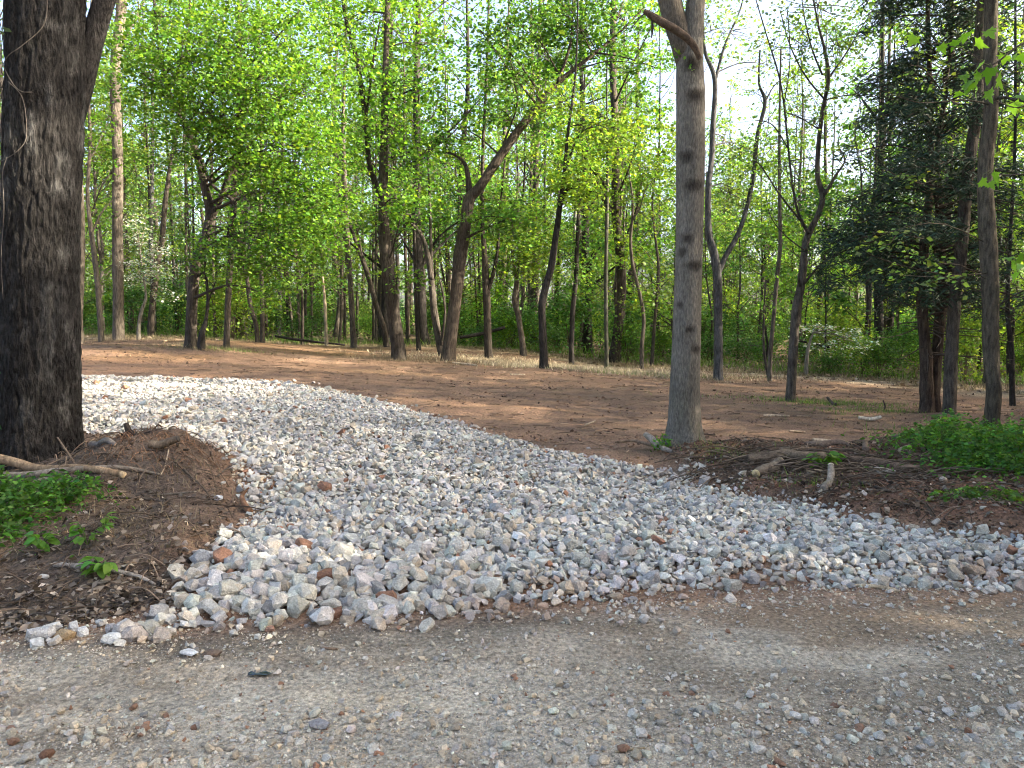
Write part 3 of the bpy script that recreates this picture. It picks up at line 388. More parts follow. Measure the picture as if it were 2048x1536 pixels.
def build_ground():
    def grow(a, b, s0, k):
        v = [a]; s = s0
        while v[-1] < b: v.append(v[-1] + s); s *= k
        return v
    xs = np.array([-q for q in grow(6.04, 420, .06, 1.09)][::-1] + list(np.arange(-6, 7.01, .042)) + grow(7.06, 420, .06, 1.09))
    ys = np.array([-q for q in grow(-1.9, 60, .06, 1.2)][::-1] + list(np.arange(1.95, 8, .032)) + list(np.arange(8, 15, .06)) + grow(15.03, 620, .08, 1.025))
    X, Y = np.meshgrid(xs, ys); x, y = X.ravel(), Y.ravel(); P2 = np.stack([x, y], 1)
    z, sd_, lb, rb, road, inlb, inrb, wood = detail(x, y, base_z(x, y), P2)
    c = lambda *v: np.array(v)[None, :]
    mix = lambda a, b, w: a * (1 - w[:, None]) + b * w[:, None]
    n1 = fbm(x * .35, y * .9, 4, 71); n2 = fbm(x * 1.2, y * 3.5, 4, 72); n3 = fbm(x * 3, y * 3, 4, 73)
    col = mix(c(.215, .133, .088), c(.295, .175, .103), sstep(-.1, .5, n1)); col = mix(col, c(.130, .088, .066), sstep(-.05, .45, n2) * .8)
    col = mix(col, c(.20, .145, .095), sstep(.25, .6, n3) * .35)
    straw = np.exp(-(((x - 1.3) / 2.4) ** 2 + ((y - 20.8 + .25 * x) / .9) ** 2)) + .7 * sstep(-1.8, -.2, y - wood_edge(x)) * sstep(1.2, -.1, y - wood_edge(x))
    col = mix(col, c(.46, .385, .27), np.clip(straw * (.75 + n3), 0, .95))  # straw colour, made paler to carry the sunlight lying on it
    far = sstep(14, 19, y) * sstep(-1.5, -4, x); col = mix(col, c(.21, .125, .062), far * sstep(-.3, .4, n1 + n2 * .5) * .7)
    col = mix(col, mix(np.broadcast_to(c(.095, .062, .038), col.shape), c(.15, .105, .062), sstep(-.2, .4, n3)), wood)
    rd = mix(np.broadcast_to(c(.25, .208, .156), col.shape), c(.39, .342, .268), sstep(-.15, .25, fbm(x * .7, y * 2.0, 5, 74, .6))); rd = mix(rd, c(.235, .175, .118), sstep(-.05, .35, fbm(x * .5 + 4, y * 1.3, 5, 75, .6)) * sstep(0.2, 2.2, x + (y - 2.6) * .9) * .85)
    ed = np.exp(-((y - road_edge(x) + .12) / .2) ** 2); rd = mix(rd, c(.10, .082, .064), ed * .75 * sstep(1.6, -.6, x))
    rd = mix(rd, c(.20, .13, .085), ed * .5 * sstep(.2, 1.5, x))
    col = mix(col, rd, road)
    lbk = mix(np.broadcast_to(c(.085, .066, .052), col.shape), c(.155, .105, .068), sstep(-.3, .3, fbm(x * 1.5, y * 1.5, 4, 76)))
    lbk = mix(lbk, c(.16, .105, .072), sstep(.75, .1, lb) * sstep(4.1, 4.6, y) * .85); md = np.hypot((x - MOUND[0] - .15) / .55, (y - MOUND[1] - .05) / .4); lbk = mix(lbk, c(.125, .088, .064), np.exp(-md ** 2) * sstep(-.5, .2, fbm(x * 4, y * 4, 3, 79)))
    col = mix(col, lbk, inlb)
    rbk = mix(np.broadcast_to(c(.13, .07, .045), col.shape), c(.05, .037, .027), sstep(-.2, .3, fbm(x * 1.3, y * 2, 4, 77))); col = mix(col, rbk, inrb * .9)
    ds = mix(np.broadcast_to(c(.17, .14, .11), col.shape), c(.22, .13, .08), np.maximum(sstep(.0, .4, fbm(x * .8, y * .8, 3, 78)), sstep(.9, .3, y - road_edge(x))))
    col = mix(col, ds, sstep(-.05, .25, sd_))
    mb = MB(); nx, ny = len(xs), len(ys)
    i = np.arange(ny - 1)[:, None] * nx + np.arange(nx - 1)[None, :]
    Q = np.stack([i, i + 1, i + nx + 1, i + nx], -1).reshape(-1, 4)
    # three sheets of one surface: the lane, the stone drive's bed, the rest of the ground
    cx = x[Q].mean(1); cyy = y[Q].mean(1); isroad = cyy < road_edge(cx); isdrive = (~isroad) & (sd_[Q].mean(1) > 0)
    V = np.stack([x, y, z], 1); out = {}; GRID.extend([xs, ys, z.reshape(len(ys), len(xs))])
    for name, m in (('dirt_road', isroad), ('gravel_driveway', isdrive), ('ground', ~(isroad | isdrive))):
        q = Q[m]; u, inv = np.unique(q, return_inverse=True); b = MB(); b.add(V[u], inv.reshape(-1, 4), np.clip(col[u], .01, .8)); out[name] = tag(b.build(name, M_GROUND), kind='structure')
    tag(out['dirt_road'], 'pale grey-brown packed dirt lane strewn with small stones across the front', 'road')
    tag(out['gravel_driveway'], 'drive bed covered with loose pale crushed stone curving back left', 'driveway')
    tag(out['ground'], 'bare reddish-brown cleared soil running back into the woods', 'ground')
    return out
GR = build_ground()
# ------------------------------------------------------------------ stones
def rock(rng, npts, flat=1.0):
    """angular crushed stone: hull of points on a blocky ellipsoid, about 1 across"""
    p = unit(rng.normal(0, 1, (npts, 3))); p = np.sign(p) * np.abs(p) ** 0.72
    p *= np.array((rng.uniform(.42, .62), rng.uniform(.34, .5), rng.uniform(.27, .42) * flat)) * rng.uniform(.85, 1.05, (npts, 1))
    bm = bmesh.new()
    for q in p: bm.verts.new(q)
    r = bmesh.ops.convex_hull(bm, input=bm.verts)
    bmesh.ops.delete(bm, geom=list({g for g in r['geom_interior'] + r['geom_unused'] if isinstance(g, bmesh.types.BMVert)}), context='VERTS')
    bmesh.ops.triangulate(bm, faces=bm.faces); bm.verts.index_update()
    V = np.array([v.co[:] for v in bm.verts]); Fc = np.array([[v.index for v in f.verts] for f in bm.faces]); bm.free()
    return V, Fc
rr = np.random.default_rng(3)
ROCK_HI = [rock(rr, 20) for _ in range(16)]; ROCK_MID = [rock(rr, 13) for _ in range(14)]; ROCK_LO = [rock(rr, 9) for _ in range(12)]; ROCK_XS = [rock(rr, 6) for _ in range(10)]
def rand_rot(n, rng, flat=True):
    a = rng.uniform(0, 2 * np.pi, n); b = rng.normal(0, .45 if flat else 1.5, n); g = rng.normal(0, .45 if flat else 1.5, n)
    ca, sa, cb, sb, cg, sg = np.cos(a), np.sin(a), np.cos(b), np.sin(b), np.cos(g), np.sin(g)
    Rz = np.zeros((n, 3, 3)); Rz[:, 0, 0] = ca; Rz[:, 0, 1] = -sa; Rz[:, 1, 0] = sa; Rz[:, 1, 1] = ca; Rz[:, 2, 2] = 1
    Rx = np.zeros((n, 3, 3)); Rx[:, 0, 0] = 1; Rx[:, 1, 1] = cb; Rx[:, 1, 2] = -sb; Rx[:, 2, 1] = sb; Rx[:, 2, 2] = cb
    Ry = np.zeros((n, 3, 3)); Ry[:, 0, 0] = cg; Ry[:, 0, 2] = sg; Ry[:, 1, 1] = 1; Ry[:, 2, 0] = -sg; Ry[:, 2, 2] = cg
    return Rz @ Rx @ Ry
def scatter_rocks(mb, protos, P, S, C, rng, flat=True, rots=None, pick=None):
    n = len(P); rots = rand_rot(n, rng, flat) if rots is None else rots; pick = rng.integers(0, len(protos), n) if pick is None else pick
    for k, (V, Fc) in enumerate(protos):
        m = np.where(pick == k)[0]
        if not len(m): continue
        W = np.einsum('nij,vj->nvi', rots[m], V) * S[m][:, None, None] + P[m][:, None, :]
        ff = (Fc[None] + (np.arange(len(m)) * len(V))[:, None, None]).reshape(-1, 3)
        mb.add(W.reshape(-1, 3), ff, np.repeat(C[m], len(V), 0))
def stone_colours(n, rng, red=.016, tan=.10):
    u = rng.uniform(0, 1, n)
    c = np.array((.455, .432, .385))[None] * np.exp(rng.normal(0, .17, (n, 1))) * (1 + rng.normal(0, .025, (n, 3)))
    t = u < tan; c[t] = np.array((.45, .38, .29)) * np.exp(rng.normal(0, .18, (t.sum(), 1)))
    g = (u > tan) & (u < tan + .12); c[g] = np.array((.30, .295, .29)) * np.exp(rng.normal(0, .2, (g.sum(), 1)))
    r_ = u > 1 - red; c[r_] = np.array((.24, .13, .085)) * np.exp(rng.normal(0, .2, (r_.sum(), 1)))
    return np.clip(c, .05, .72)
def to_matrix(p, r, s): 
    m = np.eye(4); m[:3, :3] = r * s; m[:3, 3] = p; return Matrix(m.tolist())
ROCK_ME = []
for V, Fc in ROCK_HI:
    b = MB(); b.add(V, Fc); ROCK_ME.append(b.build('stone', M_STONE1, smooth=False, link=False))

def build_drive():
    rng = np.random.default_rng(11)
    lo, hi = DRIVE.min(0) - .6, DRIVE.max(0) + .6
    P = []
    for layer, (sp, dz) in enumerate(((.048, .0), (.062, .026))):
        gx, gy = np.meshgrid(np.arange(max(lo[0], -9.5), min(hi[0], 6.5), sp), np.arange(lo[1], hi[1], sp * .88))
        gx = gx + (np.arange(gx.shape[0]) % 2)[:, None] * sp / 2
        q = np.stack([gx.ravel(), gy.ravel()], 1) + rng.normal(0, sp * .24, (gx.size, 2))
        P.append(np.c_[q, np.full(len(q), dz), np.full(len(q), layer)])
    P = np.concatenate(P)
    px = to_px(np.c_[P[:, :2], np.full(len(P), .25)]); P = P[(px[:, 0] > -180) & (px[:, 0] < 2230)]
    q = P[:, :2]; sd_ = poly_sd(q, DRIVE); fr = sstep(.9, .2, q[:, 1] - road_edge(q[:, 0])) * sstep(-.6, .4, q[:, 0]); sd_ = sd_ + (.14 + .16 * fr) * fbm(q[:, 0] * 2.2, q[:, 1] * 2.2, 4, 91, .6)
    lbd = poly_sd(q, LBANK)
    keep = sstep(-.14 - .12 * fr, .10 + .12 * fr, sd_); keep = np.where(lbd > 0.02, keep * .25 * (sd_ > -.12), keep)
    keep *= 1 - .4 * sstep(.4, -.8, q[:, 0]) * sstep(5.4, 4.3, q[:, 1]); keep *= np.where(P[:, 3] == 1, sstep(.1, .4, sd_), 1)
    stray = (.03 + .09 * fr) * sstep(-.5, -.05, sd_) * (lbd < 0) * (P[:, 3] == 0)
    # thin, muddy patches along the front edge on the right and at the foot of the bank under the lone trunk
    mud = sstep(-.12, .35, fbm(q[:, 0] * 1.3 + 3, q[:, 1] * 3.0, 4, 92)) * sstep(.85, .1, q[:, 1] - road_edge(q[:, 0])) * sstep(-.5, .2, q[:, 0])
    B = at(1380, 930, 8.4)[:2]; mud = np.maximum(mud, .8 * np.exp(-(((q[:, 0] - B[0]) / .55) ** 2 + ((q[:, 1] - B[1]) / .45) ** 2)))
    B = at(1250, 955, 7.9)[:2]; mud = np.maximum(mud, .75 * np.exp(-(((q[:, 0] - B[0]) / .6) ** 2 + ((q[:, 1] - B[1]) / .16) ** 2)))
    k = rng.uniform(0, 1, len(P)) < np.maximum(keep * (1 - .85 * mud), stray)
    P = P[k]; q = P[:, :2]; n = len(P); sd_ = sd_[k]; mud = mud[k]
    S = np.exp(rng.normal(math.log(.057), .30, n)); S *= 1 + .6 * sstep(.4, -.8, q[:, 0]) * sstep(5.4, 4.3, q[:, 1])
    S = np.where(sd_ < .05, S * rng.uniform(.45, 1.0, n), S); S = np.clip(S, .022, .15)
    C = stone_colours(n, rng); C *= np.exp(.12 * fbm(q[:, 0] * .8, q[:, 1] * .8, 3, 95))[:, None]
    mz = np.clip(mud * 1.2 + .5 * (sd_ < 0), 0, .8)[:, None] * rng.uniform(.2, .9, (n, 1)); C = C * (1 - mz) + np.array((.30, .19, .125)) * mz
    Z = terrain(q[:, 0], q[:, 1]) + P[:, 2] + S * rng.uniform(.10, .30, n)
    # two small clusters of single stones by the lane, each a thing of its own
    W = np.c_[q, Z]; rots = rand_rot(n, rng); pick = rng.integers(0, len(ROCK_HI), n)
    pp = to_px(W); size = S * F / pp[:, 2]
    vis = (pp[:, 0] > 10) & (pp[:, 0] < 2038) & (pp[:, 1] < 1526) & (P[:, 3] == np.where(sd_ > .25, 1, P[:, 3]))
    order = np.argsort(-np.where(vis, size, 0))[:300]; single = np.zeros(n, bool); single[order] = True
    D = GR['gravel_driveway']
    for i in order:
        o = put('stone', ROCK_ME[pick[i]], D); o.matrix_world = to_matrix(W[i], rots[i], S[i]); o.color = (*C[i], 1)
    mb = MB(); near = (~single) & (q[:, 1] < 6.6)
    scatter_rocks(mb, ROCK_MID, W[near], S[near], C[near], rng, rots=rots[near])
    fa = (~single) & (q[:, 1] >= 6.6)
    scatter_rocks(mb, ROCK_LO, W[fa], S[fa] * 1.05, C[fa], rng)
    tag(mb.build('crushed_stone', M_STONE, D, smooth=False), kind='stuff')
    return n
NST = build_drive()

def build_road_gravel():
    rng = np.random.default_rng(12); n = 120000
    q = np.stack([rng.uniform(-3.9, 4.6, n), 1.9 + 2.9 * rng.uniform(0, 1, n) ** .9], 1)
    e = road_edge(q[:, 0]) - q[:, 1]
    dens = (.35 + .65 * sstep(-.25, .35, fbm(q[:, 0] * .9, q[:, 1] * 2.2, 3, 101))) * (.55 + .45 * sstep(3.6, 2.4, q[:, 1]))
    k = (e > -.25) & (rng.uniform(0, 1, n) < dens); q = q[k]; n = len(q)
    S = .0070 * (rng.pareto(2.3, n) + 1) ** 1.0; S = np.clip(S, .0068, .044); S *= np.where(q[:, 1] < 3.0, 1.12, .95)
    C = stone_colours(n, rng, .04, .35) * np.array((1.12, 1.09, 1.02))
    dirt = rng.uniform(0, .45, (n, 1)) ** 1.5; C = C * (1 - dirt) + np.array((.24, .205, .165)) * dirt
    W = np.c_[q, terrain(q[:, 0], q[:, 1]) + S * rng.uniform(-.05, .28, n)]
    rots = rand_rot(n, rng, True); pick = rng.integers(0, len(ROCK_HI), n)
    pp = to_px(W); size = S * F / pp[:, 2]; vis = (pp[:, 0] > 5) & (pp[:, 0] < 2043) & (pp[:, 1] < 1530)
    order = np.argsort(-np.where(vis, size, 0))[:260]; single = np.zeros(n, bool); single[order] = True
    for i in order:
        o = put('pebble', ROCK_ME[pick[i]], GR['dirt_road']); o.matrix_world = to_matrix(W[i], rots[i], S[i]); o.color = (*C[i], 1)
    mb = MB(); b = (~single) & (S > .017); scatter_rocks(mb, ROCK_LO, W[b], S[b], C[b], rng); b = (~single) & (S <= .017); b[np.where(b)[0][70000:]] = False; scatter_rocks(mb, ROCK_XS, W[b], S[b], C[b], rng)
    tag(mb.build('loose_gravel', M_STONE, GR['dirt_road'], smooth=False), kind='stuff')
build_road_gravel()

def clods():
    rng = np.random.default_rng(14); mb = MB()
    for (n, poly, inside, smin, smax, cols) in [(5200, RBANK, True, .016, .075, ((.11, .062, .042), (.05, .037, .028), (.15, .085, .055))), (4200, LBANK, True, .012, .05, ((.08, .06, .046), (.13, .085, .055), (.05, .04, .033))), (9000, None, True, .02, .075, ((.17, .105, .072), (.12, .078, .058), (.24, .145, .09)))]:
        if poly is None: y = 8.5 + 13 * rng.uniform(0, 1, n) ** 1.3; x = rng.uniform(-.72, .72, n) * y; P2 = np.c_[x, y]; k = (poly_sd(P2, DRIVE) < -.05) & (y < wood_edge(x)) & (fbm(x * .4, y * 1.6, 3, 17) > -.1)
        else: lo, hi = np.maximum(poly.min(0), (-4.6, 3.5)), np.minimum(poly.max(0), (6.5, 10)); P2 = rng.uniform(lo, hi, (n, 2)); k = poly_sd(P2, poly) > -.05
        P2 = P2[k]; n = len(P2); S = np.clip(smin * (rng.pareto(2.2, n) + 1), smin, smax); C = np.array(cols)[rng.integers(0, len(cols), n)] * np.exp(rng.normal(0, .15, (n, 1)))
        scatter_rocks(mb, ROCK_LO, np.c_[P2, terrain(P2[:, 0], P2[:, 1]) + S * .08], S, C, rng, False)
    tag(mb.build('soil_clods', M_GROUND, smooth=False), 'crumbled earth clods strewn over the banks and the clearing', 'soil', kind='stuff')
clods()
def thing_stone(px, py, Y, s, col, label, name='loose_stone', sq=(1, 1, 1), rz=0, seed=0, group=None):
    rng = np.random.default_rng(500 + seed); p = at(px, py, Y)
    b = MB(); V, Fc = rock(rng, 24); b.add(V * np.array(sq), Fc)
    o = b.build(name, M_STONE1, smooth=False); o.color = (*col, 1)
    o.location = (p[0], p[1], tz(p[0], p[1]) + s * .26); o.scale = (s,) * 3; o.rotation_euler = (rng.normal(0, .2), rng.normal(0, .2), rz)
    return tag(o, label, 'stone', group)
LS = [(80, 1290, 3.66, .115, (.44, .43, .41), 'broad pale grey stone at the left end of the leftmost little cluster', (1.15, .9, 1), .3),
      (102, 1282, 3.74, .10, (.50, .49, .46), 'white-streaked rounded stone at the top of the leftmost little cluster', (1, 1, 1.1), 1),
      (75, 1305, 3.58, .075, (.52, .52, .5), 'small whitish stone at the front of the leftmost little cluster', (1, 1, .9), 2),
      (132, 1290, 3.66, .092, (.36, .26, .15), 'tan oval stone in the leftmost little cluster', (1.25, .85, .85), .1),
      (112, 1298, 3.61, .065, (.46, .42, .36), 'small beige stone below the tan oval one', (1, 1, .9), 1.5),
      (148, 1276, 3.76, .075, (.5, .49, .47), 'pale stone behind the tan oval one', (1, .9, 1), 2.2),
      (167, 1286, 3.69, .082, (.55, .55, .55), 'upright white stone at the right end of the leftmost little cluster', (.85, .8, 1.3), .6),
      (203, 1268, 3.8, .07, (.46, .43, .39), 'lone pale wedge stone lying between the two little clusters', (1.2, .8, .8), 2.6),
      (252, 1287, 3.68, .125, (.42, .39, .36), 'biggest brownish grey stone standing in the second little cluster', (.9, .8, 1.35), .9),
      (222, 1300, 3.6, .10, (.5, .51, .51), 'long white stone lying flat at the front of the second cluster', (1.35, .75, .8), .2),
      (240, 1306, 3.57, .06, (.5, .49, .46), 'small chip stone at the front foot of the second cluster', (1.2, .8, .8), .4),
      (226, 1281, 3.72, .09, (.36, .34, .33), 'dark grey stone at the left back of the second cluster', (1.1, .9, 1), 1.8),
      (274, 1285, 3.7, .07, (.47, .43, .36), 'little cream stone touching the right of the biggest cluster stone', (.9, .9, 1.1), .7),
      (426, 1328, 3.47, .062, (.17, .12, .085), 'dark brown stone lying alone on the lane below the stone heap', (1.4, .9, .8), 0),
      (380, 1326, 3.48, .07, (.6, .59, .57), 'white flat chip lying on the lane left of the dark brown stone', (1.5, .8, .35), -.3),
      (540, 1281, 3.74, .05, (.34, .2, .14), 'reddish two-tone stone lying just off the front of the heap', (1, .9, 1), 0),
      (1590, 1450, 2.92, .055, (.56, .55, .52), 'brightest white rounded stone on the lane at lower right', (1.1, .9, .9), 0),
      (640, 1468, 2.86, .07, (.27, .26, .26), 'dark grey flat stone embedded in the lane at lower middle', (1.2, .9, .6), 0),
      (437, 1022, 5.72, .075, (.60, .62, .64), 'single bluish white stone lying alone on the dark bank slope', (.9, .9, 1), 0),
      (1885, 990, 6.95, .09, (.40, .33, .26), 'rounded tan stone on the soil bank below the green bush', (1, .9, .9), 0),
      (90, 1182, 4.35, .055, (.55, .53, .5), 'small white stone among dead leaves at the left edge', (1, .9, .9), 0),
      (1500, 1402, 3.1, .06, (.42, .41, .39), 'flat pointed grey stone tilted on the lane at lower right', (1.5, .6, .5), 1.0)]
for i, (px, py, Y, s, c, l, sq, rz) in enumerate(LS): thing_stone(px, py, Y, s, c, l, sq=sq, rz=rz, seed=i)

# ------------------------------------------------------------------ trees
def sprays(mb, centre, rad, n, col, size, rng, spine, per=28, twig=True, up=.55, lm=1, flat=.15, width=.75):
    """n leaves in tiers of sprays through an ellipsoid, each spray on its own twig from the spine point"""
    k = max(2, int(round(n / per))); d = unit(rng.normal(0, 1, (k, 3))) * (rng.uniform(.12, 1, (k, 1)) ** (1 / 2.2))
    C = centre + d * rad; sr = np.clip(.34 * np.mean(rad) ** .5, .18, .6)
    tilt = rng.normal(0, .28, (k, 2))
    if twig:
        ord_ = rng.permutation(k)[:max(2, k // 2)]
        for i in ord_:
            s = spine + (centre - spine) * rng.uniform(.3, 1.0); e = C[i]; m = (s + e) / 2 + rng.normal(0, .1, 3) * np.linalg.norm(e - s) + np.array((0, 0, -.04))
            tube(mb, catmull([s, m, e], 5), np.linspace(.009, .003, 5) * (1 + .25 * np.mean(rad)), 3, (.09, .075, .06), 0, False)
    idx = rng.integers(0, k, n); off = rng.normal(0, 1, (n, 3)) * np.array((sr, sr, 0)); off[:, 2] = off[:, 0] * tilt[idx, 0] + off[:, 1] * tilt[idx, 1] + rng.normal(0, sr * flat, n) - .25 * (off[:, 0] ** 2 + off[:, 1] ** 2) / (sr + .01) * .4
    shade = np.exp(rng.normal(0, .12, k))[idx, None]
    leaves(mb, C[idx] + off, size * np.exp(rng.normal(0, .25, n)), leafcol(col, n, rng) * shade, lm, width, up, rng)

def hero_tree(h, seed):
    rng = np.random.default_rng(900 + seed); Y = h['Y']; T = h['t']
    b0 = at(T[0][0], T[0][1], Y); base = np.array((b0[0], b0[1], tz(b0[0], b0[1])))
    root = empty(h['n'], base); tag(root, h['l'], h.get('cat', 'tree'), h.get('g'))
    P = np.array([at(q[0], q[1], Y) for q in T]); P[0] = base - np.array((0, 0, .06))
    wob = np.cumsum(rng.normal(0, .05, len(P))); wob[0] = 0; P[1:, 1] += wob[1:] - wob[1]
    rad = np.array([pr(q[0], q[2], Y) for q in T]) * .86; n = max(24, len(T) * 6)
    S = catmull(np.c_[P, rad], n); big = rad[1] > .12
    bc = np.array(h['b']); cc = bc[None] * (1 + .22 * fbm(np.linspace(0, 9, n), np.full(n, seed * 3.3), 3, 7))[:, None]
    mb = MB(); tube(mb, S[:, :3] - base, np.maximum(S[:, 3], .004), 14 if big else 9, cc, 0, True, .16 if big else .12, seed)
    tr = mb.build('trunk', M_BARK, root)
    for li in h['li']:
        L = np.array([np.r_[at(q[0], q[1], Y + q[3]), pr(q[0], q[2], Y) * .86] for q in li]); m = len(L) * 5; s = catmull(L, m)
        mb = MB(); tube(mb, s[:, :3] - base, np.maximum(s[:, 3], .003), 7, bc * .75, 0, True, .12, seed)
        for j in range(max(2, len(L) - 1)):                     # twigs off the limb
            i = rng.integers(m // 3, m); a = s[i, :3]; d = unit(rng.normal(0, 1, 3) + np.array((0, 0, .5))); ln = rng.uniform(.3, .9)
            tube(mb, catmull([a, a + d * ln * .5 + rng.normal(0, .05, 3), a + d * ln + np.array((0, 0, .12))], 6) - base, np.linspace(min(s[i, 3] * .5, .012), .002, 6), 4, bc * .8, 0, False)
        mb.build('branch', M_BARK, tr)
    if h['c']:
        mb = MB()
        for (px, py, rx, ry, dy, nl) in h['c']:
            c = at(px, py, Y + dy); k = Y / F; rad3 = np.array((rx * k, (rx + ry) * .5 * k * 1.1, ry * k))
            j = np.argmin(np.linalg.norm(S[:, :3] - c, axis=1) + np.maximum(0, S[:, 2] - c[2]) * 1.5); sp = S[j, :3]
            d = np.linalg.norm(c - sp); mid = (sp + c) / 2 + np.array((0, 0, .1 * d))
            if d > .3: tube(mb, catmull([sp, mid, c], 8) - base, np.linspace(min(S[j, 3] * .4, .012 + .012 * d), .006, 8) * h.get('bt', 1), 5, bc * .8, 0, False)
            sprays(mb, c - base, rad3, int(nl * h.get('d', 1.15) * 1.12), h['lc'], h['ls'] * .86, rng, sp - base)
        mb.build('crown', [M_TWIG, M_LEAF], root)
    return root
HR = {}
for i, h in enumerate(HERO): HR[i] = hero_tree(h, i)

# --- big oak at the left: furrowed bark is real relief
def big_oak():
    Y = OAK_BASE[2]; p = at(*OAK_BASE); base = np.array((p[0], p[1], tz(p[0], p[1])))
    root = empty('oak_tree', base); tag(root, 'huge dark deeply furrowed oak trunk with vines at the left edge', 'tree')
    T = [(86, 960, 200), (86, 935, 186), (84, 900, 172), (83, 840, 164), (82, 700, 160), (82, 550, 158), (84, 400, 158), (88, 250, 160), (91, 100, 156), (92, -50, 154), (90, -400, 140), (90, -900, 110), (95, -1500, 60)]
    P = np.array([at(q[0], q[1], Y) for q in T]); P[0, 2] = base[2] - .15
    S = catmull(np.c_[P, np.array([pr(q[0], q[2], Y) for q in T])], 470); ns = 170
    # more rings where it is in view
    th = np.linspace(0, 2 * np.pi, ns, endpoint=False); L = np.concatenate([[0], np.cumsum(np.linalg.norm(np.diff(S[:, :3], axis=0), axis=1))])
    TH, ZZ = np.meshgrid(th, L); R0 = S[:, 3][:, None]
    flare = np.exp(-ZZ / .22) * (.10 + .16 * np.maximum(0, np.cos(TH * 5 + 1.0))) ; arc = TH * .40
    wx = fbm(arc * 5, ZZ * 2.2, 3, 201) * .06; ph = arc * 30 + wx * 40
    per = lambda f, z, o, s: fbm(np.cos(TH) * f + 20, np.sin(TH) * f + z, o, s)
    n1 = np.abs(fbm(arc * 15 + wx * 22, ZZ * 2.6, 2, 202)); n2 = np.abs(fbm(arc * 34 + wx * 22, ZZ * 8, 3, 203)); seam = 1
    ridge = np.clip(n1 * 2.6, 0, 1) ** .55 * .030 + np.clip(n2 * 2.2, 0, 1) ** .6 * .014
    rr_ = R0 * (1 + .05 * per(1.1, ZZ * .5, 3, 204) + flare) + ridge - .028 + .004 * fbm(arc * 90, ZZ * 30, 2, 205)
    V = np.stack([S[:, 0:1] + rr_ * np.cos(TH), S[:, 1:2] + rr_ * np.sin(TH), S[:, 2:3] + 0 * TH], -1).reshape(-1, 3) - base
    k = len(S); i = np.arange(k - 1)[:, None] * ns; j = np.arange(ns)[None, :]; Q = np.stack([i + j, i + (j + 1) % ns, i + ns + (j + 1) % ns, i + ns + j], -1).reshape(-1, 4)
    lich = sstep(.15, .5, fbm(arc * 6, ZZ * 3, 4, 206))[..., None]
    col = np.array((.019, .0175, .0165)) * (1 - lich * .6) + np.array((.062, .060, .057)) * lich * .6
    col = col * np.exp(.25 * fbm(arc * 20, ZZ * 6, 3, 207))[..., None]
    mb = MB(); mb.add(V, Q, col.reshape(-1, 3)); mb.build('trunk', M_OAK, root)
    def on(px, py, dr=.012):                                    # a point on the trunk's near face
        q = at(px, py, Y); j = np.argmin(abs(S[:, 2] - q[2])); dx = np.clip(q[0] - S[j, 0], -S[j, 3] * .98, S[j, 3] * .98)
        return np.array((S[j, 0] + dx, S[j, 1] - math.sqrt(max(0, (S[j, 3] * 1.03) ** 2 - dx ** 2)) - dr, q[2]))
    fork = np.array([np.r_[at(q[0], q[1], Y + .2), pr(q[0], q[2], Y)] for q in [(140, 270, 44), (166, 170, 46), (184, 90, 46), (206, 10, 45), (240, -90, 40), (320, -330, 32), (420, -600, 20)]]); s = catmull(fork, 60)
    mb = MB(); tube(mb, s[:, :3] - base, s[:, 3], 24, (.026, .0235, .022), 0, True, .08, 3); mb.build('limb', M_OAK, root)
    for path, w in [([(130, 0), (132, 40), (125, 80), (90, 120), (62, 135), (28, 150), (0, 158)], .006), ([(22, 0), (30, 90), (40, 140), (70, 185), (90, 205), (110, 206)], .006), ([(62, 185), (92, 215), (100, 260), (98, 300), (75, 325), (30, 335), (-5, 338)], .005), ([(0, 360), (12, 385), (16, 420), (40, 400), (38, 370)], .005), ([(4, 10), (14, 45), (20, 75), (34, 100)], .005),
                    ([(38, 915), (34, 860), (30, 800), (33, 750), (26, 710)], .005), ([(44, 300), (40, 260), (44, 215)], .004), ([(60, 330), (48, 360), (52, 430), (44, 520), (50, 600)], .004)]:
        mb = MB(); tube(mb, catmull([on(*q) for q in path], len(path) * 6) - base, w * .62, 5, (.11, .095, .08), 0, True); mb.build('vine', M_TWIG, root)
    rng = np.random.default_rng(77); mb = MB()                    # ivy leaves low on the trunk, a sprig high up
    for (cx, cy, sx, sy, n) in [(30, 880, 12, 35, 26), (27, 740, 8, 18, 9), (36, 920, 14, 16, 14), (28, 700, 6, 10, 5)]:
        q = np.array([on(cx + rng.normal(0, sx * .6), cy + rng.normal(0, sy * .6), .025) for _ in range(n)]); leaves(mb, q - base, .05 * np.exp(rng.normal(0, .2, n)), leafcol((.03, .075, .025), n, rng), 0, .8, .2, rng)
    mb.build('ivy', M_LEAF, root)
    mb = MB(); q = np.array([on(35 + dx, 80 + dy, .05) for dx, dy in [(0, 0), (8, -6), (20, 2), (-6, 8)]]); leaves(mb, q - base, .075, leafcol((.10, .17, .06), 4, rng), 0, .7, .3, rng); mb.build('sprig', M_LEAF, root)
    mb = MB()                                                      # a high crown out of the picture's top
    for q in range(26):
        c = np.array((base[0], base[1], 9.0)) + rng.normal(0, 1, 3) * np.array((2.6, 2.2, 2.2)) + np.array((-1.2, 0, 2)); sprays(mb, c - base, np.array((1.1, 1.1, .8)), 260, G2, .13, rng, np.array((0, 0, 7.0)))
    mb.build('crown', [M_TWIG, M_LEAF], root)
    return root
big_oak()

